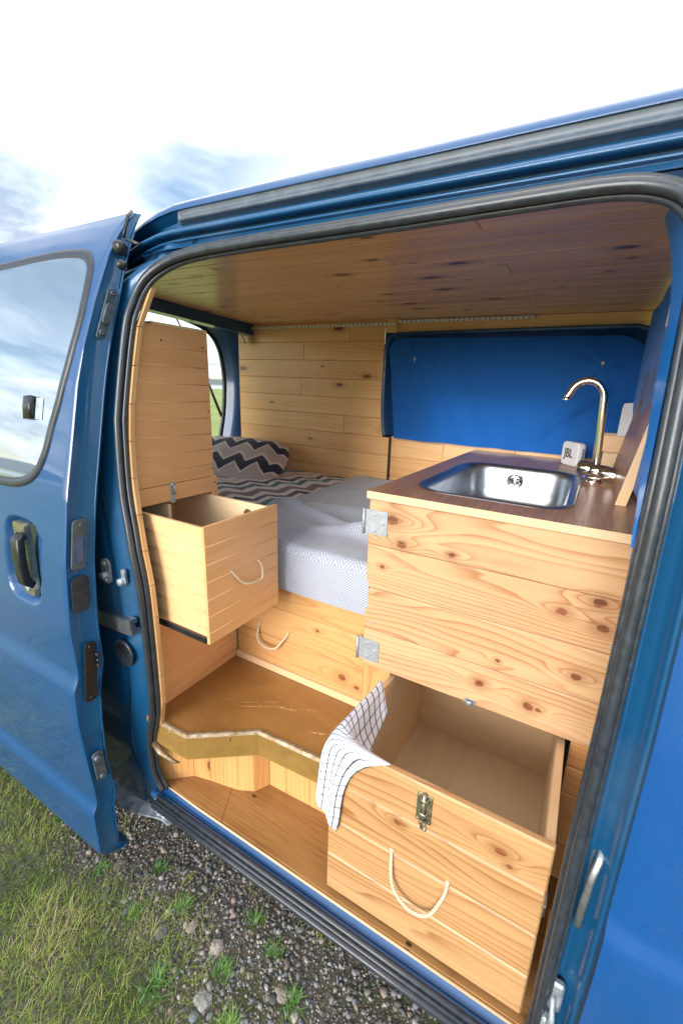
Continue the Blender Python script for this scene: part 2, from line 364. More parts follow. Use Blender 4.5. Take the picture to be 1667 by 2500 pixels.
def m_blanket():
    s=NT('herringbone_blanket'); uv=s.uv('ABS'); z=zig(s,uv,.008,1.0,.030)
    w=s.math('SINE',s.math('MULTIPLY',z,6.283/.0105)); l=s.mr(w,-.1,.45)
    n=s.noise(uv,5,3,.6)
    col=s.mix(l,(.27,.30,.38),(.44,.47,.56)); 
    return s.set(col=col,rough=.9,sheen=.3,nrm=s.bump(w,.25,.0008))
M['blanket']=m_blanket()
def m_towel():
    s=NT('checked_tea_towel'); e=s.sep(s.uv('ABS'))
    def ln(v,p,w): 
        f=s.math('ABSOLUTE',s.math('SUBTRACT',s.math('FRACT',s.math('DIVIDE',v,p)),.5)); return s.mr(f,w,w*.7)
    a=ln(e[0],.0190,.10); b=ln(e[1],.0185,.085); 
    col=s.mix(s.math('MULTIPLY',b,.75),(.70,.73,.82),(.12,.14,.18)); col=s.mix(s.math('MULTIPLY',a,.92),col,(.015,.025,.045))
    return s.set(col=col,rough=.9,nrm=s.bump(s.noise(s.scale(s.uv('ABS'),(900,900,1)),1,1),.2,.0006))
M['towel']=m_towel()
def m_curtain(name,c1,c2):
    s=NT(name); uv=s.uv('ABS'); n=s.noise(s.scale(uv,(3,3,1)),1,3,.5); w=s.noise(s.scale(uv,(700,700,1)),1,1)
    m=s.set(col=s.mix(n,c1,c2),rough=.9,sheen=.15,nrm=s.bump(s.noise(s.scale(uv,(3.5,2.5,1),(0,0,0),(0,0,.5)),1,3,.45,.6),.6,.06,s.bump(w,.15,.0005))); tr=s.n('ShaderNodeBsdfTranslucent'); s.l(s.mix(n,c1,c2),tr.inputs[0]); mx=s.n('ShaderNodeMixShader'); mx.inputs[0].default_value=.30
    s.l(s.p.outputs[0],mx.inputs[1]); s.l(tr.outputs[0],mx.inputs[2]); s.l(mx.outputs[0],s.out.inputs[0]); return m
M['curtain']=m_curtain('blue_curtain',(.006,.115,.46),(.008,.15,.58))
M['glass']=NT('tinted_window').set(col=(.36,.47,.58),metal=.8,rough=.02,coat=1,coatr=.01)
M['rearglass']=NT('dark_glass').set(col=(.03,.04,.05),rough=.05,coat=1)
def m_pane():
    s=NT('clear_pane'); tr=s.n('ShaderNodeBsdfTransparent'); tr.inputs[0].default_value=(.75,.8,.82,1); gl_=s.n('ShaderNodeBsdfGlossy'); gl_.inputs['Roughness'].default_value=.03; mx=s.n('ShaderNodeMixShader'); mx.inputs[0].default_value=.12
    s.l(tr.outputs[0],mx.inputs[1]); s.l(gl_.outputs[0],mx.inputs[2]); s.l(mx.outputs[0],s.out.inputs[0]); return s.mat
M['pane']=m_pane()
M['frosted']=plain('pale_grey_label',(.35,.42,.48),.3)
M['ruler']=None
def m_strip():
    s=NT('printed_strip'); e=s.sep(s.uv('ABS')); a=s.math('FRACT',s.math('MULTIPLY',e[0],40)); b=s.noise(s.scale(s.uv('ABS'),(160,200,1)),1,0)
    return s.set(col=s.mix(s.math('MULTIPLY',s.math('LESS_THAN',a,.55),s.math('GREATER_THAN',b,.5)),(.78,.76,.72),(.25,.22,.20)),rough=.6)
M['ruler']=m_strip()
M['green']=paint('grass_lit_lining',(.22,.32,.10),.25,.2,.8,.2,.1)  # green cast of grass reflected in the glossy lining, put into its base colour
# ------------------------------------------------------------------ profiles of the van side
PZ=[-1.7,-1.27,-.9,-.45,-.1,.15,.24,.295,.42]; PY=[.70,.66,.63,.63,.66,.71,.745,.775,.86]
def prof(z): return float(np.interp(z,PZ,PY))
van=thing('camper_van','blue camper van with its side door slid open and wood lined inside','van',(-.6,1.4,GZ))
def P_(name,mb,mat,par=None,label=None): return mb.build(name,mat,par or van,label)
# opening outline
OP=[(-1.03,-1.265),(-1.056,-1.2),(-1.045,-1.064),(-.998,-.92),(-.992,-.80),(-.992,-.65),(-.997,-.52),(-1.022,-.394),(-1.05,-.272),(-1.063,-.1),(-1.064,.073),(-1.056,.16),(-1.04,.225),(-.99,.268),(-.90,.289),(-.7,.295),(-.4,.295),(-.15,.297),(-.04,.296),(.02,.285),(.06,.258),(.083,.20),(.088,.1),(.089,-.1),(.086,-.4),(.084,-.7),(.084,-1.0),(.086,-1.2),(.08,-1.27)]
loop=catmull([(x,0,z) for x,z in OP],5,False)
lp=[(p.x,prof(p.z),p.z) for p in loop]
bot=[(.06,.652,-1.288),(-.2,.652,-1.29),(-.5,.652,-1.29),(-.8,.652,-1.29),(-1.0,.652,-1.286)]
def offs(path,d):   # offset in x-z plane towards the opening's centre
    o=[]
    n=len(path)
    for i,p in enumerate(path):
        a=Vector(path[max(0,i-1)]);b=Vector(path[min(n-1,i+1)]); t=(b-a); t=Vector((t.x,0,t.z)).normalized(); nn=Vector((t.z,0,-t.x))
        o.append((p[0]+nn.x*d,p[1],p[2]+nn.z*d))
    return o
mb=MB(); mb.tube([(x,y-.002,z) for x,y,z in lp],.0090,12,caps=True); 
inn=offs(lp,.009); mb.tube([(x,y+.010,z) for x,y,z in inn],.0062,8)
mb.sweep([(x,y+.004,z) for x,y,z in offs(lp,-.0105)],[(-.004,-.006),(.004,-.006),(.004,.006),(-.004,.006)])
P_('door_seal',mb,M['rubber'])
# left jamb
JZ=[p[2] for p in lp[:70]]; JX=[p[0] for p in lp[:70]]
k=[i for i in range(len(JZ)) if i==0 or True]
zz=np.array([p[2] for p in loop]); xx=np.array([p[0] for p in loop])
left=[(z,x) for x,z in zip(xx,zz) if x<-.9]; left.sort()
LZ=[a for a,b in left]; LX=[b for a,b in left]
def jamb(u,v):
    zb_=-1.60+.24*u; z=zb_+v*(.335-zb_); xr=float(np.interp(z,LZ,LX))-.006
    if z<-1.27: xr=-1.036+( -1.27-z)*-.15
    x=-1.42+u*(xr+1.42); y=prof(z)+.022
    w=(xr-x)
    y+=.010*math.exp(-((w-.120)/.010)**2)-.014*min(1,max(0,(w-.05)/.04))   # recessed trough behind the door edge
    y-=.010*math.exp(-((w-.0)/.012)**2)
    y+=.012*math.exp(-((z+.70)/.03)**2)*min(1,max(0,(w-.02)/.02))
    y+=.012*min(1,max(0,(-.98-z)/.12))*min(1,max(0,(w-.09)/.03))-.012*math.exp(-((z+1.12)/.10)**2)*math.exp(-((w-.07)/.03)**2)
    if z>.25: y+=(z-.25)*.5*min(1,max(0,(w-.1)/.1))
    return (x,y,z)
mb=MB(); mb.grid(jamb,40,90,uv=lambda u,v:(u,v)); 

P_('door_jamb',mb,M['jamb'])
# cut ends of the cladding behind the seal
mb=MB()
zs=np.arange(-1.00,.28,.094)
for i in range(len(zs)-1):
    z0=zs[i]+.001;z1=zs[i+1]-.001
    xa=float(np.interp(z0,LZ,LX));xb=float(np.interp(z1,LZ,LX))
    y=prof(z0)+.016
    mb.hexa([(xa+.008,y,z0),(xa+.021,y,z0),(xa+.021,y+.012,z0),(xa+.008,y+.012,z0),(xb+.008,prof(z1)+.016,z1),(xb+.021,prof(z1)+.016,z1),(xb+.021,prof(z1)+.028,z1),(xb+.008,prof(z1)+.028,z1)],rnd=(random.random(),random.random()))
P_('cladding_edge',mb,M['cladedge'])
# header above the door
def extr(mb,pts,x0,x1,n=1,mat=0,smooth=False,fz=None):
    d=[0]
    for i in range(1,len(pts)): d.append(d[-1]+math.dist(pts[i],pts[i-1]))
    def fn(u,v):
        t=v*(len(pts)-1); i=min(int(t),len(pts)-2); a=t-i; y=pts[i][0]*(1-a)+pts[i+1][0]*a; z=pts[i][1]*(1-a)+pts[i+1][1]*a
        x=x0+u*(x1-x0); 
        if fz: y,z=fz(x,y,z)
        return (x,y,z)
    mb.grid(fn,n,len(pts)-1,uv=lambda u,v:(x0+u*(x1-x0),d[min(len(d)-1,int(round(v*(len(pts)-1))))]),mat=mat,smooth=smooth)
sm=lambda P:[(p.x,p.y) for p in catmull([(a,b,0) for a,b in P],4,False)]
def cornerdrop(x,y,z):
    k=max(0,(-1.0-x))/.22; k=min(1,k); return (y+.01*k*k*0,z-.05*k*k)
roofpts=sm([(1.6,.50),(1.25,.495),(1.0,.475),(.88,.450),(.843,.433),(.832,.416),(.834,.4135)])
railpts=sm([(.836,.4135),(.838,.4075),(.838,.402),(.832,.396),(.826,.3915),(.829,.387),(.838,.386),(.846,.384)])
lippts=sm([(.846,.384),(.842,.376),(.822,.370),(.81,.364),(.803,.358),(.803,.352),(.812,.350),(.826,.352),(.830,.348),(.824,.344),(.815,.342),(.814,.337),(.822,.335),(.815,.328),(.800,.320),(.786,.311)])
mb=MB(); extr(mb,roofpts,-2.35,.95,60,smooth=True,fz=cornerdrop)
P_('roof',mb,M['paint'])
mb=MB(); extr(mb,lippts,-1.28,.95,40,smooth=True,fz=cornerdrop); P_('door_header',mb,M['jamb'])
mb=MB(); extr(mb,railpts,-1.0,.95,2,smooth=True)
mb.sweep([(-1.012,.842,.405),(-1.0,.842,.405)],[(.010,.006),(.010,-.012),(-.020,-.012),(-.020,.006)]); P_('rail_cover',mb,M['rail'])
mb=MB(); extr(mb,[(.836,.4135),(.86,.400),(.86,.384),(.846,.384)],-1.28,-.99,6,fz=cornerdrop); P_('rail_end_recess',mb,M['jamb'])
# far side, roof far half, underbody, quarter panel (not much of them in view)
mb=MB(); extr(mb,sm([(1.6,.50),(1.95,.495),(2.2,.455),(2.29,.34)]),-2.35,.95,4,smooth=True); extr(mb,sm([(2.405,-.27),(2.42,-.4),(2.42,-.9),(2.38,-1.38)]),-2.35,.95,4,smooth=True); extr(mb,[(2.29,.34),(2.35,.12),(2.405,-.27)],-2.35,-1.08,3,smooth=True); extr(mb,[(2.29,.34),(2.35,.12),(2.405,-.27)],.2,.45,1,smooth=True); P_('far_side_panel',mb,M['paint'])
mb=MB(); mb.box(-2.3,.95,.86,2.36,-1.37,-1.30,b=.01); P_('underbody',mb,M['dark'])
mb=MB(); extr(mb,[(prof(z)-.0,z) for z in np.linspace(.36,-1.36,24)],-2.32,-1.42,3,smooth=True); P_('quarter_panel',mb,M['paint'])
def wheel(x,y):
    rot=Matrix.Rotation(math.radians(90),3,'X')
    a=MB(); a.lathe([(.19,-.09),(.28,-.10),(.31,-.08),(.32,-.04),(.32,.04),(.31,.08),(.28,.10),(.19,.09)],(x,y,GZ+.32),rot,40); t=P_('wheel',a,M['rubber'])
    b=MB(); b.lathe([(.0,-.06),(.06,-.07),(.08,-.05),(.17,-.03),(.185,-.085),(.195,-.09)],(x,y,GZ+.32),rot,32); b.build('rim',M['alu'],t)
wheel(-1.75,.95); wheel(-1.75,2.15)
# sill
sill=sm([(.700,-1.276),(.688,-1.279),(.680,-1.285),(.672,-1.2915),(.664,-1.292)])
sill2=sm([(.664,-1.292),(.656,-1.290),(.650,-1.293),(.646,-1.300)])
mb=MB(); extr(mb,sill+sill2,-1.08,.13,2,smooth=True); extr(mb,[(.646,-1.300),(.655,-1.33),(.69,-1.36),(.9,-1.38)],-1.08,.13,2); P_('sill',mb,M['paint'])
mb=MB()
for (y,z,r) in ((.651,-1.296,.0075),(.641,-1.303,.0055),(.634,-1.312,.009)):
    mb.tube([(-1.05,y,z),(-.7,y,z+.001),(-.3,y,z),(.12,y,z)],r,10)
mb.box(-1.05,.12,.634,.66,-1.33,-1.312,b=.003); P_('sill_seal',mb,M['rubber'])
# right pillar and front door panel
def rp(u,v):
    z=-1.42+v*(.30+1.42); pts=[(.076,.05),(.088,.035),(.100,.014),(.106,.022),(.112,.018),(.126,.008),(.136,-.012),(.142,-.008),(.165,.03)]
    t=u*(len(pts)-1); i=min(int(t),len(pts)-2); a=t-i; x=pts[i][0]*(1-a)+pts[i+1][0]*a; y=pts[i][1]*(1-a)+pts[i+1][1]*a
    zc=min(max((z-.12)/.17,0),1); 
    return (x-.03*zc*zc,prof(z)+y,z)
mb=MB(); mb.grid(rp,21,60,uv=lambda u,v:(u,v)); P_('front_pillar',mb,M['jamb'])
def fd(u,v):
    z=-1.42+v*(.40+1.42); x=.140+u*.75; y=prof(z)-.03
    y+=-.012*(1/(1+math.exp((z+.792-.10*u*0)/.006)))+.022*(1/(1+math.exp(-(z-.0+.79+.10)/-.02)))*0
    y+=.010*math.exp(-((x-.14)/.008)**2)
    return (x,y,z)
mb=MB(); mb.grid(fd,30,120,uv=lambda u,v:(u,v)); P_('front_door_panel',mb,M['paintfront'])
mb=MB(); mb.grid(lambda u,v:(.136+.7*u,.775+.0*u-.01,.30+.09*v),4,4); P_('front_header_corner',mb,M['jamb'])
mb=MB(); mb.grid(lambda u,v:(.26+.62*u,prof(-.24+.54*v)-.036,-.24+.54*v),6,16); P_('front_window_pane',mb,M['glass'])
mb=MB(); mb.tube([(x,prof(z)-.034,z) for x,z in rrect(.62,.54,.05,5,.57,.03)]+[(.88,prof(.25)-.034,.25)],.008,8); P_('front_window_seal',mb,M['rubber'])
# inner return of the pillar
def ret(u,v):
    z=-.20+v*.49; w=min(1,max(0,(z+.20)/.20)); zc=min(max((z-.12)/.17,0),1)
    return (.074-.003*u-.028*zc*zc,prof(z)+.032+u*(.002+.105*w),z)
mb=MB(); mb.grid(ret,6,24); mb.grid(lambda u,v:(ret(1,v)[0]+u*.06,ret(1,v)[1]+.0,ret(1,v)[2]),1,24); P_('pillar_inner_trim',mb,M['brightblue'])
# strikers and fittings
def plate(name,poly,y,t,mat,holes=(),par=None):
    mb=MB(); mb.prism(poly,lambda u,v,w:(u,y-w,v),t)
    for (hx,hz,r,h) in holes: mb.lathe([(r*1.3,0),(r*1.3,h),(r*.5,h+.001),(0,h+.001)],(hx,y-t,hz),Matrix.Rotation(math.radians(90),3,'X'),14)
    return P_(name,mb,mat,par)
plate('striker_plate',rrect(.040,.075,.018,5,-1.150,-.525),.637,.006,M['steel'],[(-1.152,-.502,.006,.004),(-1.147,-.535,.008,.014),(-1.149,-.550,.006,.006)])
plate('bump_stop',rrect(.018,.045,.008,4,-1.074,-.525),.640,.006,M['dirtysteel'],[(-1.080,-.540,.008,.010)])
mb=MB(); mb.lathe([(.042,0),(.042,.004),(.036,.007),(.034,.003),(0,.002)],(-1.108,.634,-.775),Matrix.Rotation(math.radians(90),3,'X'),30); P_('jamb_plug',mb,M['rubber'])
mb=MB(); mb.sweep([(-1.30,.655,-.70),(-1.2,.642,-.69),(-1.040,.628,-.665)],[(.022,.01),(.022,-.012),(.012,-.012),(.008,-.004),(-.004,-.006),(-.008,-.016),(-.022,-.016),(-.024,.01)],smooth=False); P_('door_rail',mb,M['alu'])
arm=[(-1.33,.60),(-1.15,.612),(-1.04,.640),(-.998,.640),(-.992,.662),(-1.03,.672),(-1.15,.655),(-1.33,.652)]
mb=MB(); mb.prism([(p.x,p.y) for p in catmull([(a,b,0) for a,b in arm],4)],lambda u,v,w:(u,v,-1.372+w+(u+1.0)*.05),.006)
for x,y in ((-1.05,.652),(-1.03,.655)): mb.lathe([(.010,0),(.010,.008),(.004,.009),(0,.009)],(x,y,-1.367),None,12)
mb.box(-1.06,-1.02,.64,.67,-1.36,-1.30,b=.006)
P_('lower_hinge_arm',mb,M['dirtysteel'])
mb=MB(); mb.lathe([(.028,-.004),(.030,.0),(.026,.006),(.008,.012),(0,.012)],(-.99,.665,-1.315),Matrix.Rotation(math.radians(35),3,'X'),7,smooth=False); P_('hinge_bracket',mb,M['dirtysteel'])
plate('door_striker',rrect(.020,.17,.008,4,.117,-.79),.655,.006,M['alu'])
mb=MB(); mb.sweep([(.120,.650,-.70),(.118,.640,-.715),(.112,.630,-.74),(.108,.626,-.80),(.108,.630,-.85),(.112,.645,-.87)],rrect(.012,.012,.004)); P_('striker_loop',mb,M['alu'])
mb=MB(); mb.box(.094,.116,.640,.655,-1.10,-1.03,b=.004); mb.box(.090,.110,.632,.65,-1.16,-1.12,b=.004); mb.tube([(.10,.64,-1.06),(.104,.625,-1.10),(.098,.64,-1.15)],.005); P_('lower_striker',mb,M['dirtysteel'])
# small black hooks at the top left corner
mb=MB(); mb.lathe([(.010,0),(.012,.01),(.006,.02),(0,.02)],(-1.075,.725,.268),Matrix.Rotation(math.radians(100),3,'X'),12); P_('small_buffer',mb,M['black'])
mb=MB(); mb.lathe([(.016,-.01),(.018,0),(.014,.010),(.006,.012),(0,.012)],(-1.115,.742,.315),Matrix.Rotation(math.radians(100),3,'X'),16); mb.tube([(-1.10,.75,.335),(-1.07,.745,.325),(-1.04,.745,.315)],.004); P_('rubber_buffer',mb,M['black'])
# ------------------------------------------------------------------ sliding door
DZ=[-1.455,-1.44,-1.42,-1.265,-1.232,-1.215,-1.1,-.935,-.832,-.797,-.780,-.647,-.466,-.299,-.193,-.015,.072,.185,.301,.351,.400,.413]
DY=[.540,.512,.499,.496,.511,.5105,.503,.494,.496,.511,.513,.509,.521,.546,.569,.607,.632,.673,.721,.750,.785,.800]
def dprof(z): return float(np.interp(z,DZ,DY))
dz_s=np.linspace(-1.455,.413,230); dy_s=np.array([dprof(z) for z in dz_s]); ker=np.exp(-np.linspace(-3,3,7)**2); ker/=ker.sum(); pad=np.pad(dy_s,3,mode='edge'); dy_s=np.convolve(pad,ker,'valid')
def dp(z): return float(np.interp(z,dz_s,dy_s))
door=None
def dsurf(x,z):
    y=dp(z)
    # recess cup round the handle
    e=((x+1.345)/.088)**4+((z+.50)/.115)**4
    if e<1.6: y+=.030*max(0,min(1,(1.25-e)/.75))
    k=max(0,(x+1.145)/.015); y+=.004*min(1,k)**2
    return y
mb=MB()
xs=np.concatenate([np.linspace(-2.45,-1.50,24),np.linspace(-1.49,-1.18,56),np.linspace(-1.175,-1.13,12)])
zsd=np.concatenate([np.linspace(-1.455,-.66,90),np.linspace(-.65,-.35,60),np.linspace(-.34,.413,90)])
mb.grid(lambda u,v:(xs[int(round(u*(len(xs)-1)))],dsurf(xs[int(round(u*(len(xs)-1)))],zsd[int(round(v*(len(zsd)-1)))]),zsd[int(round(v*(len(zsd)-1)))]),len(xs)-1,len(zsd)-1)
door=P_('sliding_door',mb,M['paint'],label='blue sliding door pushed back with a window and recessed handle')
# front edge face and inner skin of the door
def dthick(z): return float(np.interp(z,[-1.45,-1.3,-1.1,-.9,-.6,-.3,0,.2,.33,.413],[.045,.05,.040,.055,.06,.06,.055,.045,.03,.010]))
mb=MB(); mb.grid(lambda u,v:(-1.129-.003*math.sin(u*math.pi)+.012*u*(1 if .25<v<.9 else .5),dp(-1.455+v*1.868)+.004+u*dthick(-1.455+v*1.868),-1.455+v*1.868),8,110,flip=True)
mb.grid(lambda u,v:(-1.118-u*1.33,dp(-1.455+v*1.868)+.004+dthick(-1.455+v*1.868)+.002,-1.455+v*1.868),2,110)
mb.tube([(-1.117,dp(z)+.006+dthick(z),z) for z in np.linspace(-1.4,.36,40)],.003,6)
mb.build('door_edge',M['jamb'],door)
mb=MB(); mb.sweep([(-1.128,dp(.405)+.002,.413),(-1.120,.775,.396),(-1.112,.76,.366),(-1.108,.75,.34)],[(.003,.002),(-.003,.002),(-.003,-.003),(.003,-.003)]); mb.build('drip_flap',M['black'],door)
# window
WO=[(-2.2,.318),(-1.75,.322),(-1.437,.330),(-1.30,.326),(-1.225,.314),(-1.186,.286),(-1.170,.245),(-1.158,.16),(-1.162,.06),(-1.185,-.05),(-1.212,-.13),(-1.236,-.205),(-1.278,-.262),(-1.35,-.292),(-1.462,-.302),(-1.8,-.308),(-2.2,-.308)]
wl=[(p.x,p.z) for p in catmull([(x,0,z) for x,z in WO],5,False)]
def wpt(x,z,o): return (x,dp(z)-o,z)
def inset(poly,d):
    o=[];n=len(poly)
    for i in range(n):
        a=poly[max(0,i-1)];b=poly[min(n-1,i+1)]; t=Vector((b[0]-a[0],b[1]-a[1])).normalized(); o.append((poly[i][0]+t.y*d,poly[i][1]-t.x*d))
    return o
wi=inset(wl,.023); wi0=inset(wl,.021)
mb=MB(); n=len(wl)
rows=[[wpt(*p,.0005) for p in inset(wl,-.003)],[wpt(*p,.004) for p in wl],[wpt(*p,.006) for p in inset(wl,.004)],[wpt(*p,.005) for p in inset(wl,.018)],[wpt(*p,.001) for p in wi]]
mb.grid(lambda u,v:rows[int(round(v*4))][int(round(u*(n-1)))],n-1,4); mb.build('window_frame',M['wframe'],door)
mb=MB(); cx,cz=-1.75,.0; ws=[wpt(*p,.0018) for p in wi]
rowsN=8
def gl(u,v):
    p=wi[int(round(u*(n-1)))]; k=v; x=p[0]*(1-k)+(-2.2)*k; z=p[1]; 
    return (x,dp(z)-.0018+0*k,z)
mb.grid(gl,n-1,rowsN,smooth=True); mb.build('window_glass',M['glass'],door)
mb=MB(); mb.sweep([(-1.325,dp(-.055)-.008,-.055),(-1.322,dp(-.08)-.010,-.08),(-1.318,dp(-.11)-.008,-.112)],rrect(.014,.040,.006),up=(0,-1,0)); mb.build('window_catch',M['black'],door)
mb=MB(); mb.grid(lambda u,v:wpt(-1.30+.035*u,-.112+.055*v,.003),1,3); mb.build('catch_plate',M['frosted'],door)
# handle
hy=dp(-.5)
mb=MB(); mb.prism(rrect(.060,.215,.012,4,-1.335,-.495),lambda u,v,w:(u,hy+.018-w,v),.016); hd=mb.build('door_handle',M['bronze'],door)
mb=MB(); mb.sweep([(-1.312,hy+.0,-.418),(-1.312,hy-.014,-.428),(-1.312,hy-.017,-.48),(-1.312,hy-.014,-.552),(-1.312,hy+.0,-.562)],rrect(.020,.040,.006),up=(0,-1,0)); mb.build('grip',M['black'],hd)
mb=MB(); mb.lathe([(.010,0),(.010,.003),(.004,.003),(0,.001)],(-1.338,hy+.002,-.582),Matrix.Rotation(math.radians(90),3,'X'),16); mb.build('keyhole',M['steel'],hd)
# fittings on the door edge
def onedge(name,z0,z1,u0,u1,mat,t=.004,holes=(),r=.008):
    mb=MB(); zc=(z0+z1)/2; 
    def f(u,v,w): return (-1.119+w,dp(v)+u,v)
    mb.prism(rrect(u1-u0,z1-z0,r,4,(u0+u1)/2,zc),f,t)
    for (uu,zz_,rr,hh) in holes: mb.lathe([(rr,0),(rr,hh),(rr*.5,hh),(0,hh*.6)],(-1.119+t,dp(zz_)+uu,zz_),Matrix.Rotation(math.radians(90),3,'Y'),14)
    return mb.build(name,mat,door)
onedge('upper_latch',.095,.215,.018,.040,M['greyplastic'],.006,[(.030,.205,.006,.004),(.028,.108,.007,.004)])
onedge('upper_latch_loop',.130,.180,.020,.040,M['greyplastic'],.014)
onedge('guide_plate',-.480,-.350,.010,.045,M['greyplastic'],.005,[(.030,-.365,.006,.004)],.010)
onedge('guide_pocket',-.462,-.395,.018,.040,M['paint'],.006,r=.004)
onedge('felt_pad',-.600,-.500,.008,.052,M['rubber'],.002,r=.018)
onedge('lock_case',-.870,-.695,.022,.052,M['black'],.008,[(.046,-.735,.004,.012),(.046,-.752,.004,.012),(.046,-.77,.0045,.010),(.036,-.858,.005,.004),(.034,-.705,.005,.004)],.012)
onedge('lower_latch',-1.145,-1.045,.012,.040,M['greyplastic'],.006,[(.022,-1.06,.009,.012),(.026,-1.13,.008,.008)],.010)
mb=MB(); mb.grid(lambda u,v:(-1.16+.05*u,.54+.03*v+.01*u,-1.455+.012*u),2,2); mb.build('door_foot',M['paint'],door)
# ------------------------------------------------------------------ interior of the van
def boards_xz(mb,x0,x1,y,t,z0,z1,w,splits=None,gap=.0005,sgn=1,b=.002,clip=False):
    z=z1
    i=0
    while z>z0+.01:
        zb=max(z0,z-w); zm=(z+zb)/2; x1_=(x1 if not clip else (x1 if (zm<-.25 or zm>.31) else -1.049-.014*(zm+.24)/.5)); cuts=[x0]+sorted((splits[i%len(splits)] if splits else []))+[x1_]
        for a,c in zip(cuts[:-1],cuts[1:]): mb.box(a+gap/2,c-gap/2,y,y+t,zb+gap,z-gap,'x',b)
        z=zb;i+=1
mb=MB(); boards_xz(mb,-2.11,-1.005,2.15,.014,-.66,.462,.1015,[[-1.35],[-1.28],[-1.59],[],[-1.61],[],[-1.3],[],[-1.7],[],[]],clip=True)
mb.box(-1.0575,-.994,2.1495,2.164,.3005,.3635,'x',.001); P_('wall_cladding',mb,M['wall'])
mb=MB(); boards_xz(mb,-1.0,.5,2.172,.014,-.70,-.240,.115,[[-.695,-.33],[-.5]],b=.003); P_('boards_under_window',mb,M['wall']); mb=MB(); boards_xz(mb,-1.0,.5,2.165,.014,.296,.364,.07,[[-.55]])
P_('boards_over_window',mb,M['wall'])
mb=MB(); mb.box(-1.0045,-.9995,2.149,2.19,-.66,-.245,b=.0005); P_('panel_gap',mb,M['black'])
# ceiling
mb=MB(); y=.88;i=0
while y<2.2:
    y1=min(y+.098,2.165); xe=-1.845-.22*((y+y1)/2-1.32)
    cuts=[xe,[-.9,-.3,-1.2,-.6][i%4],.5]
    for a,c in zip(cuts[:-1],cuts[1:]): mb.box(a+.0004,c-.0004,y+.0005,y1-.0005,.364,.378,'x',.003)
    y=y1+.0; i+=1
    if y1>=2.16: break
P_('ceiling_cladding',mb,M['ceil'])
mb=MB(); extr(mb,[(.789,.309),(.80,.300),(.87,.330),(.885,.372)],-1.10,.3,1); P_('header_inner',mb,M['inner'])
# rear frame, tailgate
rl=[(.95,.372),(1.4,.398),(1.63,.392),(1.90,.362),(2.05,.315),(2.135,.22),(2.17,.06),(2.168,-.08),(2.15,-.22),(2.115,-.37),(2.06,-.7),(2.03,-1.1)]
rc=[(p.x,p.y) for p in catmull([(a,b,0) for a,b in rl],6,False)]
def framefn(offs_):
    o=[]
    for i,(y,z) in enumerate(rc):
        a=rc[max(0,i-1)];b=rc[min(len(rc)-1,i+1)]; t=Vector((b[0]-a[0],b[1]-a[1])).normalized(); nn=Vector((-t.y,t.x))
        o.append((nn.x,nn.y))
    return o
nr=framefn(0)
# section (x, outward)
sec=[(-2.30,.05),(-2.29,.0),(-2.262,-.006),(-2.24,.004),(-2.20,.012),(-2.12,.045),(-2.09,.10)]
mb=MB(); mb.grid(lambda u,v:(lambda i,j:(sec[j][0]+ (0.15 if (j>=5 and rc[i][0]<2.0) else 0),rc[i][0]+nr[i][0]*sec[j][1],rc[i][1]+nr[i][1]*sec[j][1]))(int(round(u*(len(rc)-1))),int(round(v*(len(sec)-1)))),len(rc)-1,len(sec)-1)
P_('rear_frame',mb,M['inner'])
mb=MB(); mb.tube([(-2.262,a+nx*-.008,b+nz*-.008) for (a,b),(nx,nz) in zip(rc,nr)],.010,8); P_('tailgate_seal',mb,M['rubber'])
mb=MB()
mb.hexa([(-1.86,.80,.32),(-1.80,.80,.32),(-1.98,2.16,.30),(-2.06,2.16,.30),(-1.86,.80,.372),(-1.80,.80,.372),(-1.98,2.16,.372),(-2.06,2.16,.372)])
P_('rear_roof_bow',mb,M['jamb'])
mb=MB(); mb.grid(lambda u,v:(-1.85-.45*u-.1*v,.8+1.36*v,.395+.012*math.sin(u*9)+.02*u),8,4); P_('rear_headliner',mb,M['green'])
mb=MB(); mb.grid(lambda u,v:(-2.3-1.05*v,.78+1.36*u+.08*v*(1-2*u),.435+.085*v-.02*math.sin(v*3.1)),6,8); mb.grid(lambda u,v:(-2.3-1.05*v,.78+1.36*u+.08*v*(1-2*u),.475+.085*v),6,8); 
mb.box(-3.36,-3.33,.88,2.06,.515,.56,b=.01)
P_('tailgate',mb,M['green'])
mb=MB(); mb.tube([(-2.285,2.15,-.22),(-2.42,2.12,.10)],.009,10); mb.tube([(-2.42,2.12,.10),(-2.60,2.08,.42)],.005,8); P_('gas_strut',mb,M['black'])
mb=MB(); mb.lathe([(.034,0),(.032,.004),(0,.005)],(-2.02,2.10,.275),Matrix.Rotation(math.radians(-60),3,'X')@Matrix.Rotation(math.radians(40),3,'Y'),20); P_('interior_lamp',mb,M['dirtysteel'])
# printed strip along the top of the wall
mb=MB(); mb.box(-1.975,-1.0,2.128,2.131,.332,.346,b=.0005); mb.box(-1.0,-.314,2.150,2.153,.345,.359,b=.0005); mb.tube([(-1.975,2.13,.336),(-1.99,2.12,.325),(-1.985,2.11,.305),(-2.0,2.10,.30)],.007,6); P_('printed_strip',mb,M['ruler'])
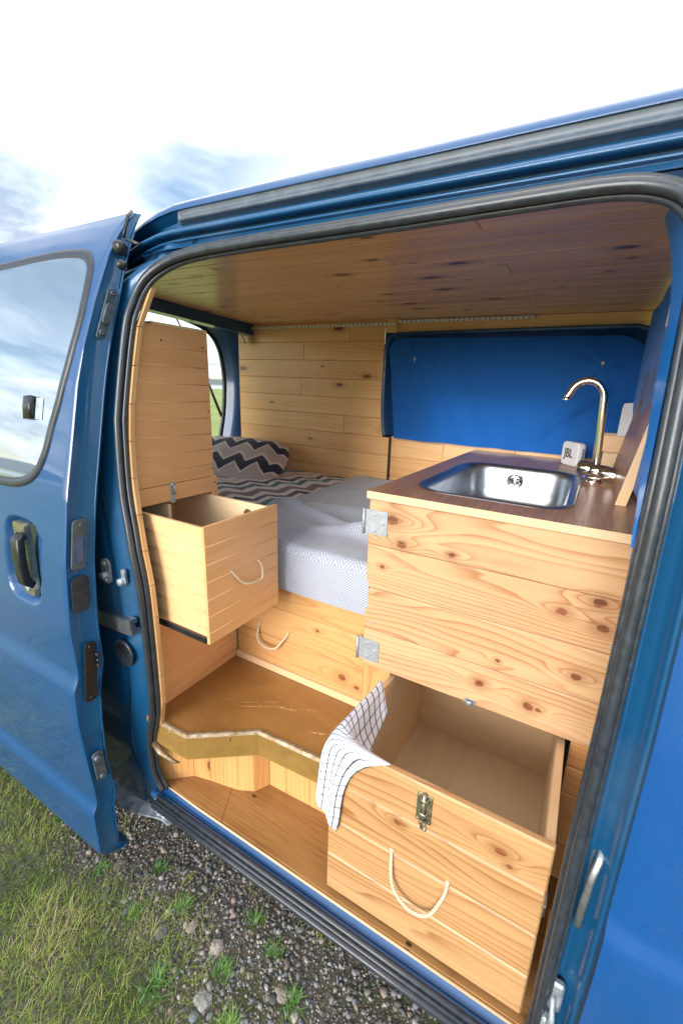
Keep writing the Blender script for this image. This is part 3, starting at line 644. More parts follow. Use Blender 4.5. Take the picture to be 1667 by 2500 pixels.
# window surround (dark blue, recessed) of the far window
wf=[(-1.045,-.238),(-1.062,-.1),(-1.063,.15),(-1.058,.24),(-1.025,.29),(-.95,.300),(-.5,.306),(0,.312),(.10,.308),(.15,.27),(.17,.1),(.17,-.238)]
wfc=[(p.x,p.y) for p in catmull([(a,b,0) for a,b in wf],5,False)]
def nrm2(pl):
    o=[]
    for i in range(len(pl)):
        a=pl[max(0,i-1)];b=pl[min(len(pl)-1,i+1)]; t=Vector((b[0]-a[0],b[1]-a[1])).normalized(); o.append((t.y,-t.x))
    return o
wn=nrm2(wfc); sec2=[(2.146,0.0),(2.142,.004),(2.150,.018),(2.175,.035),(2.20,.06),(2.20,.3)]
mb=MB(); mb.grid(lambda u,v:(lambda i,j:(wfc[i][0]+wn[i][0]*sec2[j][1],sec2[j][0],wfc[i][1]+wn[i][1]*sec2[j][1]))(int(round(u*(len(wfc)-1))),int(round(v*(len(sec2)-1)))),len(wfc)-1,len(sec2)-1)
P_('window_surround',mb,M['inner'])
mb=MB(); extr(mb,[(2.292,.335),(2.35,.12),(2.403,-.268)],-1.08,.2,3,smooth=True); P_('far_window_pane',mb,M['pane'])
# partition behind the cab
mb=MB(); mb.box(.142,.155,.80,2.2,-1.27,-.19,b=.001); P_('cab_partition',mb,M['ply'])
mb=MB(); mb.hexa([(.094,1.14,.158),(.11,1.14,.158),(.128,1.36,.16),(.112,1.36,.16),(.094,1.14,.345),(.11,1.14,.345),(.128,1.36,.345),(.112,1.36,.345)]); P_('partition_rail',mb,M['solid'])
# floors
mb=MB()
fl=[(-1.30,.655),(-1.03,.655),(-.902,.664),(-.83,.7115),(-.734,.781),(-.60,.785),(-.44,.785),(-.44,1.05),(-1.30,1.05)]
fl=[(-1.07,1.04),(-1.07,.655),(-1.009,.660),(-.902,.664),(-.734,.783),(-.517,.795),(-.44,.795),(-.44,1.04)]
mb.prism(fl,lambda u,v,w:(u,v,-.995-w),.02); P_('upper_floor',mb,M['floor_up'])
mb=MB()
edge=[(-1.035,.6585),(-1.009,.6585),(-.902,.6625),(-.734,.7815),(-.517,.7935),(-.44,.7945),(-.438,1.0)]
def strip(mb,path,z0,z1,o0,o1,mat=0,flip=False):
    nn=[]
    for i in range(len(path)):
        a=path[max(0,i-1)];b=path[min(len(path)-1,i+1)]; t=Vector((b[0]-a[0],b[1]-a[1])).normalized(); nn.append((t.y,-t.x))
    n=len(path); f=lambda i,o,z:(path[i][0]+nn[i][0]*o,path[i][1]+nn[i][1]*o,z)
    d=[0]
    for i in range(1,n): d.append(d[-1]+math.dist(path[i],path[i-1]))
    vs=[f(i,o0,z0) for i in range(n)]+[f(i,o1,z1) for i in range(n)]
    mb.add(vs,[[i,i+1,n+i+1,n+i] for i in range(n-1)],[[(z0,d[i]),(z0,d[i+1]),(z1,d[i+1]),(z1,d[i])] for i in range(n-1)],mat)
strip(mb,edge,-1.075,-1.0,.004,.004,0); strip(mb,edge,-1.0,-.993,.004,-.002,1); strip(mb,edge,-.993,-.9915,-.002,-.008,1); strip(mb,edge,-1.075,-1.078,.004,-.002,0)
for x,y in ((-.97,.6575),(-.80,.728),(-.62,.785)): mb.lathe([(.004,0),(.004,.002),(0,.003)],(x,y,-1.01),Matrix.Rotation(math.radians(90),3,'X'),8,mat=1)
P_('step_nosing',mb,[M['brass'],M['worn']])
mb=MB()
kick=[(-1.09,.672),(-1.04,.706),(-.99,.748),(-.93,.762),(-.88,.772),(-.83,.782),(-.78,.806),(-.755,.850),(-.69,.852),(-.60,.856),(-.44,.860),(-.44,1.0)]
for a,c in zip(kick[:-1],kick[1:]):
    L_=math.dist(a,c); k=max(1,int(round(L_/.085))) 
    for j in range(k):
        p=[a[0]+(c[0]-a[0])*j/k,a[1]+(c[1]-a[1])*j/k]; q=[a[0]+(c[0]-a[0])*(j+1)/k,a[1]+(c[1]-a[1])*(j+1)/k]
        t=Vector((q[0]-p[0],q[1]-p[1])).normalized(); p=[p[0]+t.x*.0006,p[1]+t.y*.0006]; q=[q[0]-t.x*.0006,q[1]-t.y*.0006]; m_=(-t.y*.012,t.x*.012)
        mb.hexa([(p[0],p[1],-1.27),(q[0],q[1],-1.27),(q[0]+m_[0],q[1]+m_[1],-1.27),(p[0]+m_[0],p[1]+m_[1],-1.27),(p[0],p[1],-1.02),(q[0],q[1],-1.02),(q[0]+m_[0],q[1]+m_[1],-1.02),(p[0]+m_[0],p[1]+m_[1],-1.02)],rnd=(random.random(),random.random()))
P_('step_riser',mb,M['riser'])
mb=MB(); mb.prism([(-1.10,.700),(-1.045,.686),(-.965,.683),(-.80,.684),(-.865,.80),(-.87,.83),(-1.12,.83)],lambda u,v,w:(u,v,-1.27-w),.012); mb.prism([(-.7985,.684),(-.4,.683),(.10,.684),(.14,.70),(.14,1.3),(-.44,1.3),(-.76,1.0),(-.8635,.80)],lambda u,v,w:(u,v,-1.27-w),.012)
P_('lower_floor',mb,M['oak'])
mb=MB(); mb.tube([(-1.05,.682,-1.277),(-.9,.679,-1.278),(-.5,.679,-1.278),(.12,.680,-1.278)],.0035,6); P_('floor_edge_trim',mb,M['plyedge'])
mb=MB(); mb.tube([(-1.045,.652,-1.075),(-1.0,.642,-1.085),(-.955,.652,-1.105),(-.94,.662,-1.11)],.006,6,radii=[1.6,1.4,1.0,.3]); P_('torn_metal_tab',mb,M['worn'])
mb=MB(); mb.box(.085,.13,.80,.815,-1.27,-1.17,b=.001); mb.box(.085,.13,.80,.86,-1.17,-1.165,b=.001); P_('seat_bracket',mb,plain('yellow_bracket',(.55,.30,.03),.4))
# ------------------------------------------------------------------ bed
bed=thing('bed_platform','pine bed box with a rope pulled drawer under the grey blanket','bed base',(-1.0,1.6,-.995))
mb=MB(); 
for z0,z1 in ((-.742,-.655),(-.862,-.743),(-.975,-.863)): mb.box(-1.06,-.522,1.03,1.045,z0,z1,'x',.003)
bf=mb.build('front_boards',M['bedfront'],bed)
mb=MB(); mb.box(-1.06,-.522,1.018,1.04,-.9945,-.968,'x',.002); mb.build('skirting',M['solid'],bed)
mb=MB(); mb.box(-2.15,-.52,1.05,2.14,-.70,-.66,b=.002); mb.box(-2.15,-.52,1.05,1.065,-.995,-.70,b=.002); mb.build('platform',M['ply'],bed)
def rope(a,b,c,par,r=.0035):   # a,b fixed ends, c lowest point (bulging towards viewer)
    A_,B_,C_=Vector(a),Vector(b),Vector(c); mid=(A_+B_)/2; h=(C_-mid); P=[]
    for k in range(31):
        t=math.pi*k/30; q=mid+(A_-B_)*.5*math.cos(t)*(1+.06*math.sin(t)**2*0)+h*(math.sin(t)**.85 if 0<k<30 else 0); q.y=min(q.y,A_.y if abs(A_.y-B_.y)<1e-3 else q.y); P.append(q+Vector((.0015*math.sin(k*.7),0,.002*math.sin(k*.5+1))))
    mb=MB(); Lc=0
    for st in range(3):
        q=[];Lc=0
        for i,p in enumerate(P):
            if i: Lc+=(P[i]-P[i-1]).length
        NN=110
        for k2 in range(NN+1):
            f_=k2/NN*(len(P)-1); i=min(int(f_),len(P)-2); p=P[i].lerp(P[i+1],f_-i); t_=(P[i+1]-P[i]).normalized(); n1_=t_.cross(Vector((.3,1,.2))).normalized(); n2_=t_.cross(n1_); an=st*2.094+k2/NN*Lc/.0085*6.283*.5
            q.append(p+(n1_*math.cos(an)+n2_*math.sin(an))*r*.55)
        mb.tube(q,r*.62,6,rnd=(st*.3,0))
    for e in (P[0],P[-1]): mb.lathe([(r*1.6,0),(r*1.5,.002),(0,.003)],e,None,8)
    rr=random.Random(3)
    for i in range(14):
        p=P[rr.randrange(len(P))]; mb.tube([p,p+Vector((rr.uniform(-.007,.007),-rr.uniform(0,.006),rr.uniform(-.008,.004)))],.0004,4)
    return mb.build('rope_handle',M['rope'],par)
rope((-.947,1.029,-.822),(-.82,1.029,-.818),(-.900,1.005,-.895),bf)
# mattress with the patterned sheet
def cushion(mb,x0,x1,y0,y1,z0,z1,r,nu=60,nv=60,fz=lambda x,y:0,uvs=1):
    def fn(u,v):
        a=u*2-1;b=v*2-1; 
        return a,b
    nx=nu;ny=nv
    def top(u,v):
        x=x0+(x1-x0)*u; y=y0+(y1-y0)*v; e=min(x-x0,x1-x,y-y0,y1-y); k=max(0,1-e/r); return (x,y,z1-(1-math.sqrt(max(0,1-k*k)))*r+fz(x,y))
    mb.grid(top,nx,ny,uv=lambda u,v:((y0+(y1-y0)*v)*.85+(x0+(x1-x0)*u)*.5+5,(x0+(x1-x0)*u)*.85-(y0+(y1-y0)*v)*.5+5))
    P=[(x0,y0),(x1,y0),(x1,y1),(x0,y1),(x0,y0)]
    for a,c in zip(P[:-1],P[1:]): mb.grid(lambda u,v:(a[0]+(c[0]-a[0])*u,a[1]+(c[1]-a[1])*u,z0+(z1-r-z0)*v),8,3,uv=lambda u,v:(a[0]+(c[0]-a[0])*u+a[1]+(c[1]-a[1])*u,v*(z1-z0)))
from mathutils import noise as mn
def fnz(x,y): return .006*mn.noise(Vector((x*7,y*7,0)))+.004*mn.noise(Vector((x*17,y*14,3)))
mb=MB(); cushion(mb,-2.16,-.51,1.035,2.145,-.655,-.505,.03,110,80,fnz); tag(mb.build('mattress',M['sheet']),'mattress in a zigzag patterned sheet on the pine bed box','mattress')
# blanket
def bl_h(x,y):
    f=.017*math.exp(-((y-1.30+.35*(x+.85))/.035)**2)*(.4+.6*max(0,min(1,(x+1.15)/.2)))
    f+=.018*math.exp(-((y-1.20-.30*(x+.75))/.03)**2)*max(0,min(1,(x+.95)/.2))
    f+=.014*math.exp(-((y-1.43-.25*(x+.9))/.05)**2)*max(0,min(1,(-.6-x)/.2))
    f*=1.3; f+=.008*mn.noise(Vector((x*5,y*6,1)))+.003*mn.noise(Vector((x*14,y*16,4)))
    return f
def blk(u,v):
    s_=v*1.30  # length: 0 at hem in front
    x=-1.165+.66*u
    hem=.155
    if s_<hem: z=-.647+s_*.86; y=1.004-.004*math.sin(s_*20)+.004*mn.noise(Vector((x*9,s_*9,2))); x+=.0
    else:
        t=s_-hem; y=1.004+t
        r=.028; z=-.486
        if t<r: z=-.486-r+math.sqrt(max(0,r*r-(r-t)**2))
        z+=bl_h(x,y)*min(1,t/.04)
        if z<-.515 and t<r: z=max(z,-.514)
    if u<.05: z-=.012*(1-u/.05) if s_>hem else 0
    x+= -.05*max(0,(y-1.35))*(1-u)*1.0 - .10*(1-u)*max(0,(1.30-y))*-.3
    return (x,min(y,2.135),z)
mb=MB(); mb.grid(blk,90,130,uv=lambda u,v:(v*1.30*.0+u*.66,v*1.30))
tag(mb.build('blanket',M['blanket']),'grey herringbone blanket spread over the bed and hanging over its front','blanket')
# pillow
def pil(u,v):
    a=u*2-1;b=v*2-1
    px=(1-.10*b*b)*a; py=(1-.10*a*a)*b
    return px,py
mb=MB()
pc=Vector((-1.915,1.865,-.455)); Rm=Matrix.Rotation(math.radians(20),3,'Z')@Matrix.Rotation(math.radians(24),3,'X')
def pf(sg):
    def f(u,v):
        a=u*2-1;b=v*2-1; px,py=pil(u,v); h=.085*((1-a**4)*(1-b**4))**.42*sg
        h+=.006*mn.noise(Vector((a*3,b*3,sg)))
        p=Rm@Vector((px*.34,py*.22,h)); return p+pc
    return f
mb.grid(pf(1),40,30,uv=lambda u,v:(u*.68,v*.44)); mb.grid(pf(-.5),40,30,uv=lambda u,v:(u*.68,v*.44),flip=True)
tag(mb.build('pillow',M['pillow']),'pillow in a navy and white zigzag cover in the far bed corner','pillow')
# ------------------------------------------------------------------ tall cabinet at the left
cab=thing('storage_cabinet','tall beadboard cabinet left of the bed with its drawer open','cabinet',(-1.3,.82,-.995))
XC=-1.063
def bead_x(mb,x,t,y0,y1,z0,z1,w=.0485,zoff=0,mat=0):
    w=.0485   # face looks to +x at x; grooves as double beads; t thickness into -x
    z=z1-zoff; r=(random.random(),random.random()); cuts=[]
    zz_=z1
    while zz_>z0+.004:
        zb=max(z0,zz_-w)
        mb.box(x-t,x,y0,y1,zb,zz_,'y',.0001,rnd=r,mat=mat)
        if zb>z0+.01: pass
        zz_=zb
    zz_=z1-w
    while zz_>z0+.02:
        mb.tube([(x-.0009,y0+.002,zz_-.004),(x-.0009,y1-.002,zz_-.004)],.0016,6,mat=mat,rnd=r); zz_-=w
mb=MB()
def cabface(y1a,y1b,z0,z1):
    pass
zt_=.142; r0_=(.21,.43)
while zt_>-.287:
    zb_=max(-.288,zt_-.0485); y0_=prof(zt_)+.030
    mb.box(XC-.015,XC,y0_,.956,zb_,zt_,'y',.0001,rnd=r0_)
    if zb_>-.28: mb.tube([(XC-.0009,y0_+.002,zb_-.004),(XC-.0009,.954,zb_-.004)],.0016,6,rnd=r0_)
    zt_=zb_
fp=mb.build('upper_board',M['bead'],cab)
mb=MB(); mb.box(XC-.015,XC+.003,.672,.968,-.3395,-.290,'y',.002); mb.box(XC-.015,XC+.003,.945,.968,-.36,-.3397,'z',.001); mb.build('drawer_rail',M['bead'],cab)
mb=MB(); mb.box(-1.55,XC-.016,.775,.79,-.288,.14,'z'); mb.box(-1.55,XC-.016,.775,.79,-.995,-.712,'z'); mb.box(-1.55,XC-.016,.94,.955,-.70,.14,'z'); mb.box(-1.55,-1.535,.791,.939,-.70,.14,'z'); mb.box(-1.55,XC,.775,.956,.1425,.150,'x'); mb.box(-1.55,XC-.02,.791,.939,-.71,-.70,'x'); mb.build('carcass',M['ply'],cab)
mb=MB(); bead_x(mb,XC,.012,.662,1.028,-.9945,-.672,.097); mb.build('lower_board',M['bead'],cab)
# small screws
def screws(pts,name,par,mat,axis='Y',ang=90,r=.0032):
    mb=MB()
    for p in pts: mb.lathe([(r,0),(r*.9,.0012),(r*.3,.0008),(0,.0002)],p,Matrix.Rotation(math.radians(ang),3,axis),10)
    return mb.build(name,mat,par)
for p in ((XC,.80,.105),(XC,.938,.10),(XC,.948,-.085),(XC,.95,-.262),(XC+.003,.957,-.31)): screws([p],'screw',fp,M['black'],r=.0026)
mb=MB(); mb.box(XC+.002,XC+.0045,.790,.806,-.345,-.285,b=.001); mb.tube([(XC+.007,.798,-.29),(XC+.016,.798,-.300),(XC+.012,.798,-.315),(XC+.006,.798,-.318)],.0035,8); mb.lathe([(.006,0),(.006,.004),(.003,.006),(0,.006)],(XC+.004,.798,-.292),Matrix.Rotation(math.radians(90),3,'Y'),14); mb.lathe([(.003,0),(.003,.002),(0,.002)],(XC+.004,.798,-.336),Matrix.Rotation(math.radians(90),3,'Y'),10); mb.build('clasp',M['steel'],cab)
# its drawer
XD=-.805
mb=MB(); bead_x(mb,XD,.010,.684,.96,-.670,-.3435,.094); dr=mb.build('drawer',M['bead'],cab,label='upper drawer pulled out with a rope handle')
mb=MB(); mb.box(-1.058,XD-.0102,.690,.700,-.655,-.349,'x',.001)
for z in (-.392,-.439,-.486,-.533,-.580,-.627): mb.tube([(-1.058,.6895,z),(XD-.011,.6895,z)],.0014,6,rnd=(0,0)); mb.tube([(-1.058,.6895,z-.006),(XD-.011,.6895,z-.006)],.0012,6,rnd=(0,0))
mb.build('near_side',M['beadlight'],dr)
mb=MB(); mb.box(-1.25,XD-.0102,.936,.946,-.655,-.349,'x',.001); mb.box(-1.25,-1.24,.78,.9358,-.655,-.349,'y',.001); mb.box(-1.24,-1.06,.78,.79,-.655,-.349,'x',.001); mb.box(-1.06,XD-.0102,.7002,.7822,-.652,-.644,'x',.0005); mb.box(-1.24,XD-.0102,.7825,.9358,-.652,-.644,'x',.0005); mb.build('inside',M['ply'],dr)
mb=MB(); mb.box(-1.058,XD-.015,.682,.6895,-.672,-.6555,b=.001); mb.build('runner',M['black'],dr)
rope((XD,.769,-.492),(XD,.873,-.494),(XD+.022,.842,-.545),dr,.003)
mb=MB(); mb.lathe([(.017,0),(.016,.0015),(.006,.002),(0,.002)],(-.90,.9355,-.385),Matrix.Rotation(math.radians(90),3,'X'),20); mb.build('knot',plain('wood_knot',(.12,.045,.02),.6,var=.5,sc_=150),dr)
mb=MB(); Mp=Matrix.Translation((-.945,.80,-.46))@Matrix.Rotation(math.radians(35),4,'Z')@Matrix.Rotation(math.radians(12),4,'X')
mb.box(-.045,.045,-.026,.026,-.18,.006,b=.004,M=Mp); ph=mb.build('phone',M['black']); tag(ph,'black phone like device with a pale screen lying in the upper drawer','phone')
mb=MB(); mb.box(-.022,.022,-.014,.014,.0065,.0075,b=.0004,M=Mp); mb.build('screen',M['screen'],ph)
# ------------------------------------------------------------------ kitchen cabinet
kit=thing('kitchen_cabinet','pine kitchen cabinet with brown worktop, steel sink and open bottom drawer','cabinet',(-.2,1.5,-1.27))
YK=1.004
mb=MB()
for z1,z0 in ((-.287,-.4195),(-.4205,-.553),(-.554,-.687),(-.688,-.811)): mb.box(-.517,.128,YK,YK+.018,z0,z1,'x',.0036)
flap=mb.build('front_panel',M['flap'],kit,label='knotty pine front panel of four wide boards')
for p in ((.106,-.311),(.109,-.53),(.109,-.577),(-.49,-.443),(-.488,-.397),(-.495,-.665),(-.496,-.711),(.107,-.80)): screws([(p[0],YK,p[1])],'screw',flap,M['steel'],'X',90)
def hinge(x,z):
    mb=MB(); mb.prism(rrect(.066,.070,.001,1,x+.004,z),lambda u,v,w:(u,YK-.0005-w,v),.002); mb.tube([(x-.034,YK-.004,z-.037),(x-.034,YK-.004,z+.037)],.0048,10)
    for (a,b) in ((.0,.023),(.022,.0),(.0,-.023)): mb.lathe([(.0052,0),(.0048,.0015),(.002,.001),(0,.0004)],(x+a,YK-.0025,z+b),Matrix.Rotation(math.radians(90),3,'X'),12)
    mb.build('hinge',M['steel'],flap)
hinge(-.495,-.352); hinge(-.498,-.755)
mb=MB(); mb.box(-.197,-.166,YK-.003,YK-.0005,-.808,-.797,b=.0005); mb.sweep([(-.189,YK-.003,-.802),(-.187,YK-.010,-.803),(-.176,YK-.010,-.803),(-.174,YK-.003,-.802)],[(.007,.001),(-.007,.001),(-.007,-.001),(.007,-.001)]); mb.lathe([(.002,0),(.002,.001),(0,.001)],(-.193,YK-.003,-.802),Matrix.Rotation(math.radians(90),3,'X'),8); mb.build('bolt_catch',M['dirtysteel'],flap)
mb=MB(); mb.box(-.520,-.428,YK+.019,YK+.034,-.9945,-.700,'z',.001); mb.build('left_stile',M['bedfront'],kit)
mb=MB()
for z1,z0 in ((-.815,-.9),(-.9,-.985),(-.985,-1.07),(-1.07,-1.155),(-1.155,-1.269)): mb.box(.072,.14,YK+.019,YK+.034,z0+.0008,z1-.0008,'x',.003)
mb.build('right_stile',M['bedfront'],kit)
mb=MB(); mb.box(-.52,-.505,YK+.036,2.14,-.66,-.288,'y',.001); mb.box(.115,.130,YK+.036,2.14,-1.26,-.288,'y',.001); mb.box(-.504,.114,2.12,2.135,-1.26,-.288,'x',.001); mb.box(-.44,-.428,YK+.036,1.5,-1.26,-.70,'y',.001); mb.build('carcass',M['ply'],kit)
# worktop with a hole for the sink (built from four slabs round a rounded hole)
SX0,SX1,SY0,SY1=-.447,-.014,1.098,1.732; R_=.105
hole=rrect(SX1-SX0-.03,SY1-SY0-.03,R_-.015,8,(SX0+SX1)/2,(SY0+SY1)/2)
outer=[]; X0,X1,Y0,Y1=-.523,.136,.999,2.15
cxh,cyh=(SX0+SX1)/2,(SY0+SY1)/2
for (x,y) in hole:
    dx,dy=x-cxh,y-cyh; t=min(((X1-cxh)/dx if dx>0 else (X0-cxh)/dx) if abs(dx)>1e-9 else 1e9,((Y1-cyh)/dy if dy>0 else (Y0-cyh)/dy) if abs(dy)>1e-9 else 1e9); outer.append([cxh+dx*t,cyh+dy*t])
for cx_,cy_ in ((X0,Y0),(X1,Y0),(X1,Y1),(X0,Y1)):
    j=min(range(len(outer)),key=lambda i:math.dist(outer[i],(cx_,cy_))); outer[j]=[cx_,cy_]
mb=MB(); n=len(hole); ZT=-.265
for z,fl_ in ((ZT,0),(ZT-.021,1)):
    vs=[(x,y,z) for x,y in hole]+[(x,y,z) for x,y in outer]; fs=[[i,n+i,n+(i+1)%n,(i+1)%n] for i in range(n)]
    if fl_==0: fs=[f[::1] for f in fs]
    mb.add(vs,fs,[[(vs[i][1],vs[i][0]) for i in f] for f in fs],0,False,(0,0))
vs=[(x,y,ZT) for x,y in hole]+[(x,y,ZT-.021) for x,y in hole]; mb.add(vs,[[i,(i+1)%n,n+(i+1)%n,n+i] for i in range(n)],None,0)
for a,c in (((X0,Y0),(X1,Y0)),((X1,Y0),(X1,Y1)),((X1,Y1),(X0,Y1)),((X0,Y1),(X0,Y0))):
    mb.add([(a[0],a[1],ZT-.021),(c[0],c[1],ZT-.021),(c[0],c[1],ZT),(a[0],a[1],ZT)],[[0,1,2,3]],[[(0,ZT-.021),(math.dist(a,c),ZT-.021),(math.dist(a,c),ZT),(0,ZT)]],1,False,(0,0))
mb.build('worktop',[M['walnut'],M['pedge']],kit)
# sink: rim, walls, floor
def ring(inset_,z,r): return [(x,y,z) for x,y in rrect(SX1-SX0-2*inset_,SY1-SY0-2*inset_,r,10,cxh,cyh)]
rws=[ring(0,ZT+.0005,R_),ring(.002,ZT+.004,R_),ring(.007,ZT+.0045,R_-.005),ring(.012,ZT+.002,R_-.01),ring(.020,ZT+.001,R_-.015),ring(.026,ZT-.006,R_-.02),ring(.030,ZT-.02,R_-.022),ring(.036,ZT-.09,R_-.025),ring(.043,ZT-.125,R_-.03),ring(.06,ZT-.143,R_-.04),ring(.10,ZT-.148,.04),ring(.20,ZT-.15,.01)]
mb=MB(); n=len(rws[0]); mb.grid(lambda u,v:rws[int(round(v*(len(rws)-1)))][int(round(u*n))%n],n,len(rws)-1,close_u=True,flip=False)
sk=mb.build('sink',M['sink'],kit)
mb=MB(); mb.lathe([(.031,-.001),(.031,.002),(.026,.004),(.024,.001),(.015,.001),(.012,.004),(0,.005)],(-.243,SY1-.036,ZT-.048),Matrix.Rotation(math.radians(90),3,'X'),28)
for k in range(6):
    a=k*math.pi/3; mb.box(-.002,.002,.008,.024,.001,.004,b=.0005,M=Matrix.Translation((-.243,SY1-.036,ZT-.048))@Matrix.Rotation(math.radians(90),4,'X')@Matrix.Rotation(a,4,'Z'))
mb.build('overflow',M['chrome'],sk)
# tap
TX,TY=.020,1.60
mb=MB(); mb.lathe([(.026,0),(.027,.004),(.022,.010),(.0195,.020),(.0195,.05),(0,.05)],(TX,TY,ZT),None,28)
arc=[(TX,TY,ZT+.055),(TX-.003,TY,ZT+.12),(TX-.008,TY,ZT+.20),(TX-.012,TY,ZT+.265)]
c0=Vector((TX-.012-.052,TY,ZT+.270))
for k in range(1,13):
    a=math.radians(k*13.2); arc.append((c0.x+.052*math.cos(a),TY,c0.z+.058*math.sin(a)))
arc.append((arc[-1][0]-.010,TY,arc[-1][2]-.020)); 
mb.tube(catmull(arc,4,False),.0125,16); mb.lathe([(.0135,-.006),(.0135,.004),(0,.004)],arc[-1],None,16)
tp=mb.build('tap',M['chrome'],kit,label='chrome swan neck mixer tap')
mb=MB(); Mt=Matrix.Rotation(math.radians(90),3,'Y')@Matrix.Rotation(0,3,'X')
Mt=Matrix.Rotation(math.radians(-18),3,'Z')@Matrix.Rotation(math.radians(96),3,'Y')
mb.lathe([(0,-.056),(.022,-.054),(.0245,-.050),(.0245,-.014),(.023,-.0115),(.0245,-.009),(.0245,.014),(.023,.0165),(.0245,.019),(.0245,.068),(.021,.074),(0,.075)],(TX,TY-.004,ZT+.040),Mt,28)
mb.sweep([(TX+.055,TY-.035,ZT+.026),(TX+.01,TY-.040,ZT+.020),(TX-.028,TY-.045,ZT+.022)],rrect(.016,.008,.003),up=(0,1,0)); mb.build('lever',M['chrome'],tp)
mb=MB(); mb.lathe([(.005,0),(.005,.003),(0,.004)],(TX-.030,TY-.047,ZT+.024),Matrix.Rotation(math.radians(90),3,'X'),10); mb.build('temperature_dot',plain('blue_dot',(.05,.15,.6),.3),tp)
# bottom drawer
XL,XR=-.428,.060; YF=.690
mb=MB(); r_=(.3,.6)
zt=-.793; 
for z1,z0 in ((zt,-.905),(-.906,-1.022),(-1.023,-1.139),(-1.140,-1.256)): mb.box(XL,XR,YF,YF+.018,z0,z1,'x',.0034)
bd=mb.build('drawer',M['drawerfront'],kit,label='deep bottom drawer pulled out over the step')
def sl(y,z): return z-(y-YF)*.087
def side(mb,x0,x1,yb=1.31,zb=-1.20,zt_=-.800):
    y0=YF+.0185
    mb.hexa([(x0,y0,zb),(x1,y0,zb),(x1,yb,sl(yb,zb)),(x0,yb,sl(yb,zb)),(x0,y0,zt_),(x1,y0,zt_),(x1,yb,sl(yb,zt_)),(x0,yb,sl(yb,zt_))])
mb=MB(); side(mb,XL+.003,XL+.018); mb.build('side_board',M['solid'],bd); mb=MB(); side(mb,XR-.018,XR-.001); mb.build('side_board',M['solid'],bd)
mb=MB(); y0=YF+.0185; a,c=XL+.0185,XR-.0185
mb.hexa([(a,y0,-1.165),(c,y0,-1.165),(c,1.30,sl(1.30,-1.165)),(a,1.30,sl(1.30,-1.165)),(a,y0,-1.155),(c,y0,-1.155),(c,1.30,sl(1.3,-1.155)),(a,1.30,sl(1.3,-1.155))])
mb.hexa([(a,1.30,-1.23),(c,1.30,-1.23),(c,1.31,-1.23),(a,1.31,-1.23),(a,1.30,-.85),(c,1.30,-.85),(c,1.31,-.85),(a,1.31,-.85)])
for x in (a,c-.0008): mb.hexa([(x,y0,-1.165),(x+.0008,y0,-1.165),(x+.0008,1.30,sl(1.30,-1.165)),(x,1.30,sl(1.30,-1.165)),(x,y0,-.806),(x+.0008,y0,-.806),(x+.0008,1.30,sl(1.30,-.806)),(x,1.30,sl(1.30,-.806))])
mb.build('inside',M['ply'],bd)
rope((-.254,YF-.001,-1.012),(-.123,YF-.001,-1.010),(-.190,YF-.020,-1.128),bd,.0036)
mb=MB(); mb.box(-.206,-.172,YF-.0025,YF-.0002,-.885,-.812,b=.0008); 
mb.tube([(-.189,YF-.007,-.806),(-.189,YF-.007,-.895)],.0045,10); mb.tube([(-.189,YF-.010,-.872),(-.178,YF-.020,-.872)],.0035,8); mb.lathe([(.0045,0),(.005,.006),(0,.008)],(-.178,YF-.020,-.872),Matrix.Rotation(math.radians(90),3,'X'),10)
for z in (-.822,-.858,-.878): mb.sweep([(-.199,YF-.0025,z),(-.195,YF-.011,z),(-.183,YF-.011,z),(-.179,YF-.0025,z)],[(.004,.0008),(-.004,.0008),(-.004,-.0008),(.004,-.0008)])
for x,z in ((-.202,-.818),(-.176,-.818),(-.202,-.88),(-.176,-.88)): mb.lathe([(.0025,0),(.0025,.001),(0,.001)],(x,YF-.0025,z),Matrix.Rotation(math.radians(90),3,'X'),8)
mb.build('bolt_latch',M['bronze'],bd)
mb=MB(); mb.box(XR+.001,XR+.008,YF+.04,1.3,-1.02,-.99,b=.001); mb.build('runner',M['alu'],bd)
# ------------------------------------------------------------------ loose things
# tea towel: control rows far -> hem, left,mid,right columns (image traced, given real positions)
rowsT=[
 [(-.428,.955,-.806),(-.420,.950,-.796),(-.404,.930,-.802),(-.385,.905,-.825),(-.372,.890,-.842)],
 [(-.431,.900,-.806),(-.420,.893,-.792),(-.404,.880,-.800),(-.388,.860,-.835),(-.370,.845,-.862)],
 [(-.432,.835,-.800),(-.420,.830,-.785),(-.403,.815,-.794),(-.386,.800,-.835),(-.362,.790,-.862)],
 [(-.434,.775,-.797),(-.420,.770,-.778),(-.400,.755,-.788),(-.380,.745,-.822),(-.345,.740,-.845)],
 [(-.436,.735,-.793),(-.420,.728,-.774),(-.395,.720,-.780),(-.365,.716,-.790),(-.318,.714,-.806)],
 [(-.440,.705,-.800),(-.424,.692,-.783),(-.395,.692,-.782),(-.350,.695,-.783),(-.275,.697,-.787)],
 [(-.446,.687,-.825),(-.432,.676,-.812),(-.405,.680,-.806),(-.370,.682,-.800),(-.315,.684,-.803)],
 [(-.450,.681,-.865),(-.436,.670,-.862),(-.415,.678,-.860),(-.392,.676,-.855),(-.358,.684,-.850)],
 [(-.453,.679,-.910),(-.440,.668,-.912),(-.422,.679,-.915),(-.404,.672,-.918),(-.382,.683,-.918)],
 [(-.456,.678,-.940),(-.443,.668,-.955),(-.427,.678,-.968),(-.410,.671,-.985),(-.390,.682,-1.000)],
 [(-.458,.678,-.955),(-.446,.669,-.978),(-.430,.677,-.998),(-.414,.671,-1.020),(-.398,.682,-1.045)]]
RT=[catmull(r,4,False) for r in rowsT]; nc=len(RT[0]); colsT=[catmull([RT[j][i] for j in range(len(RT))],6,False) for i in range(nc)]; nrw=len(colsT[0])
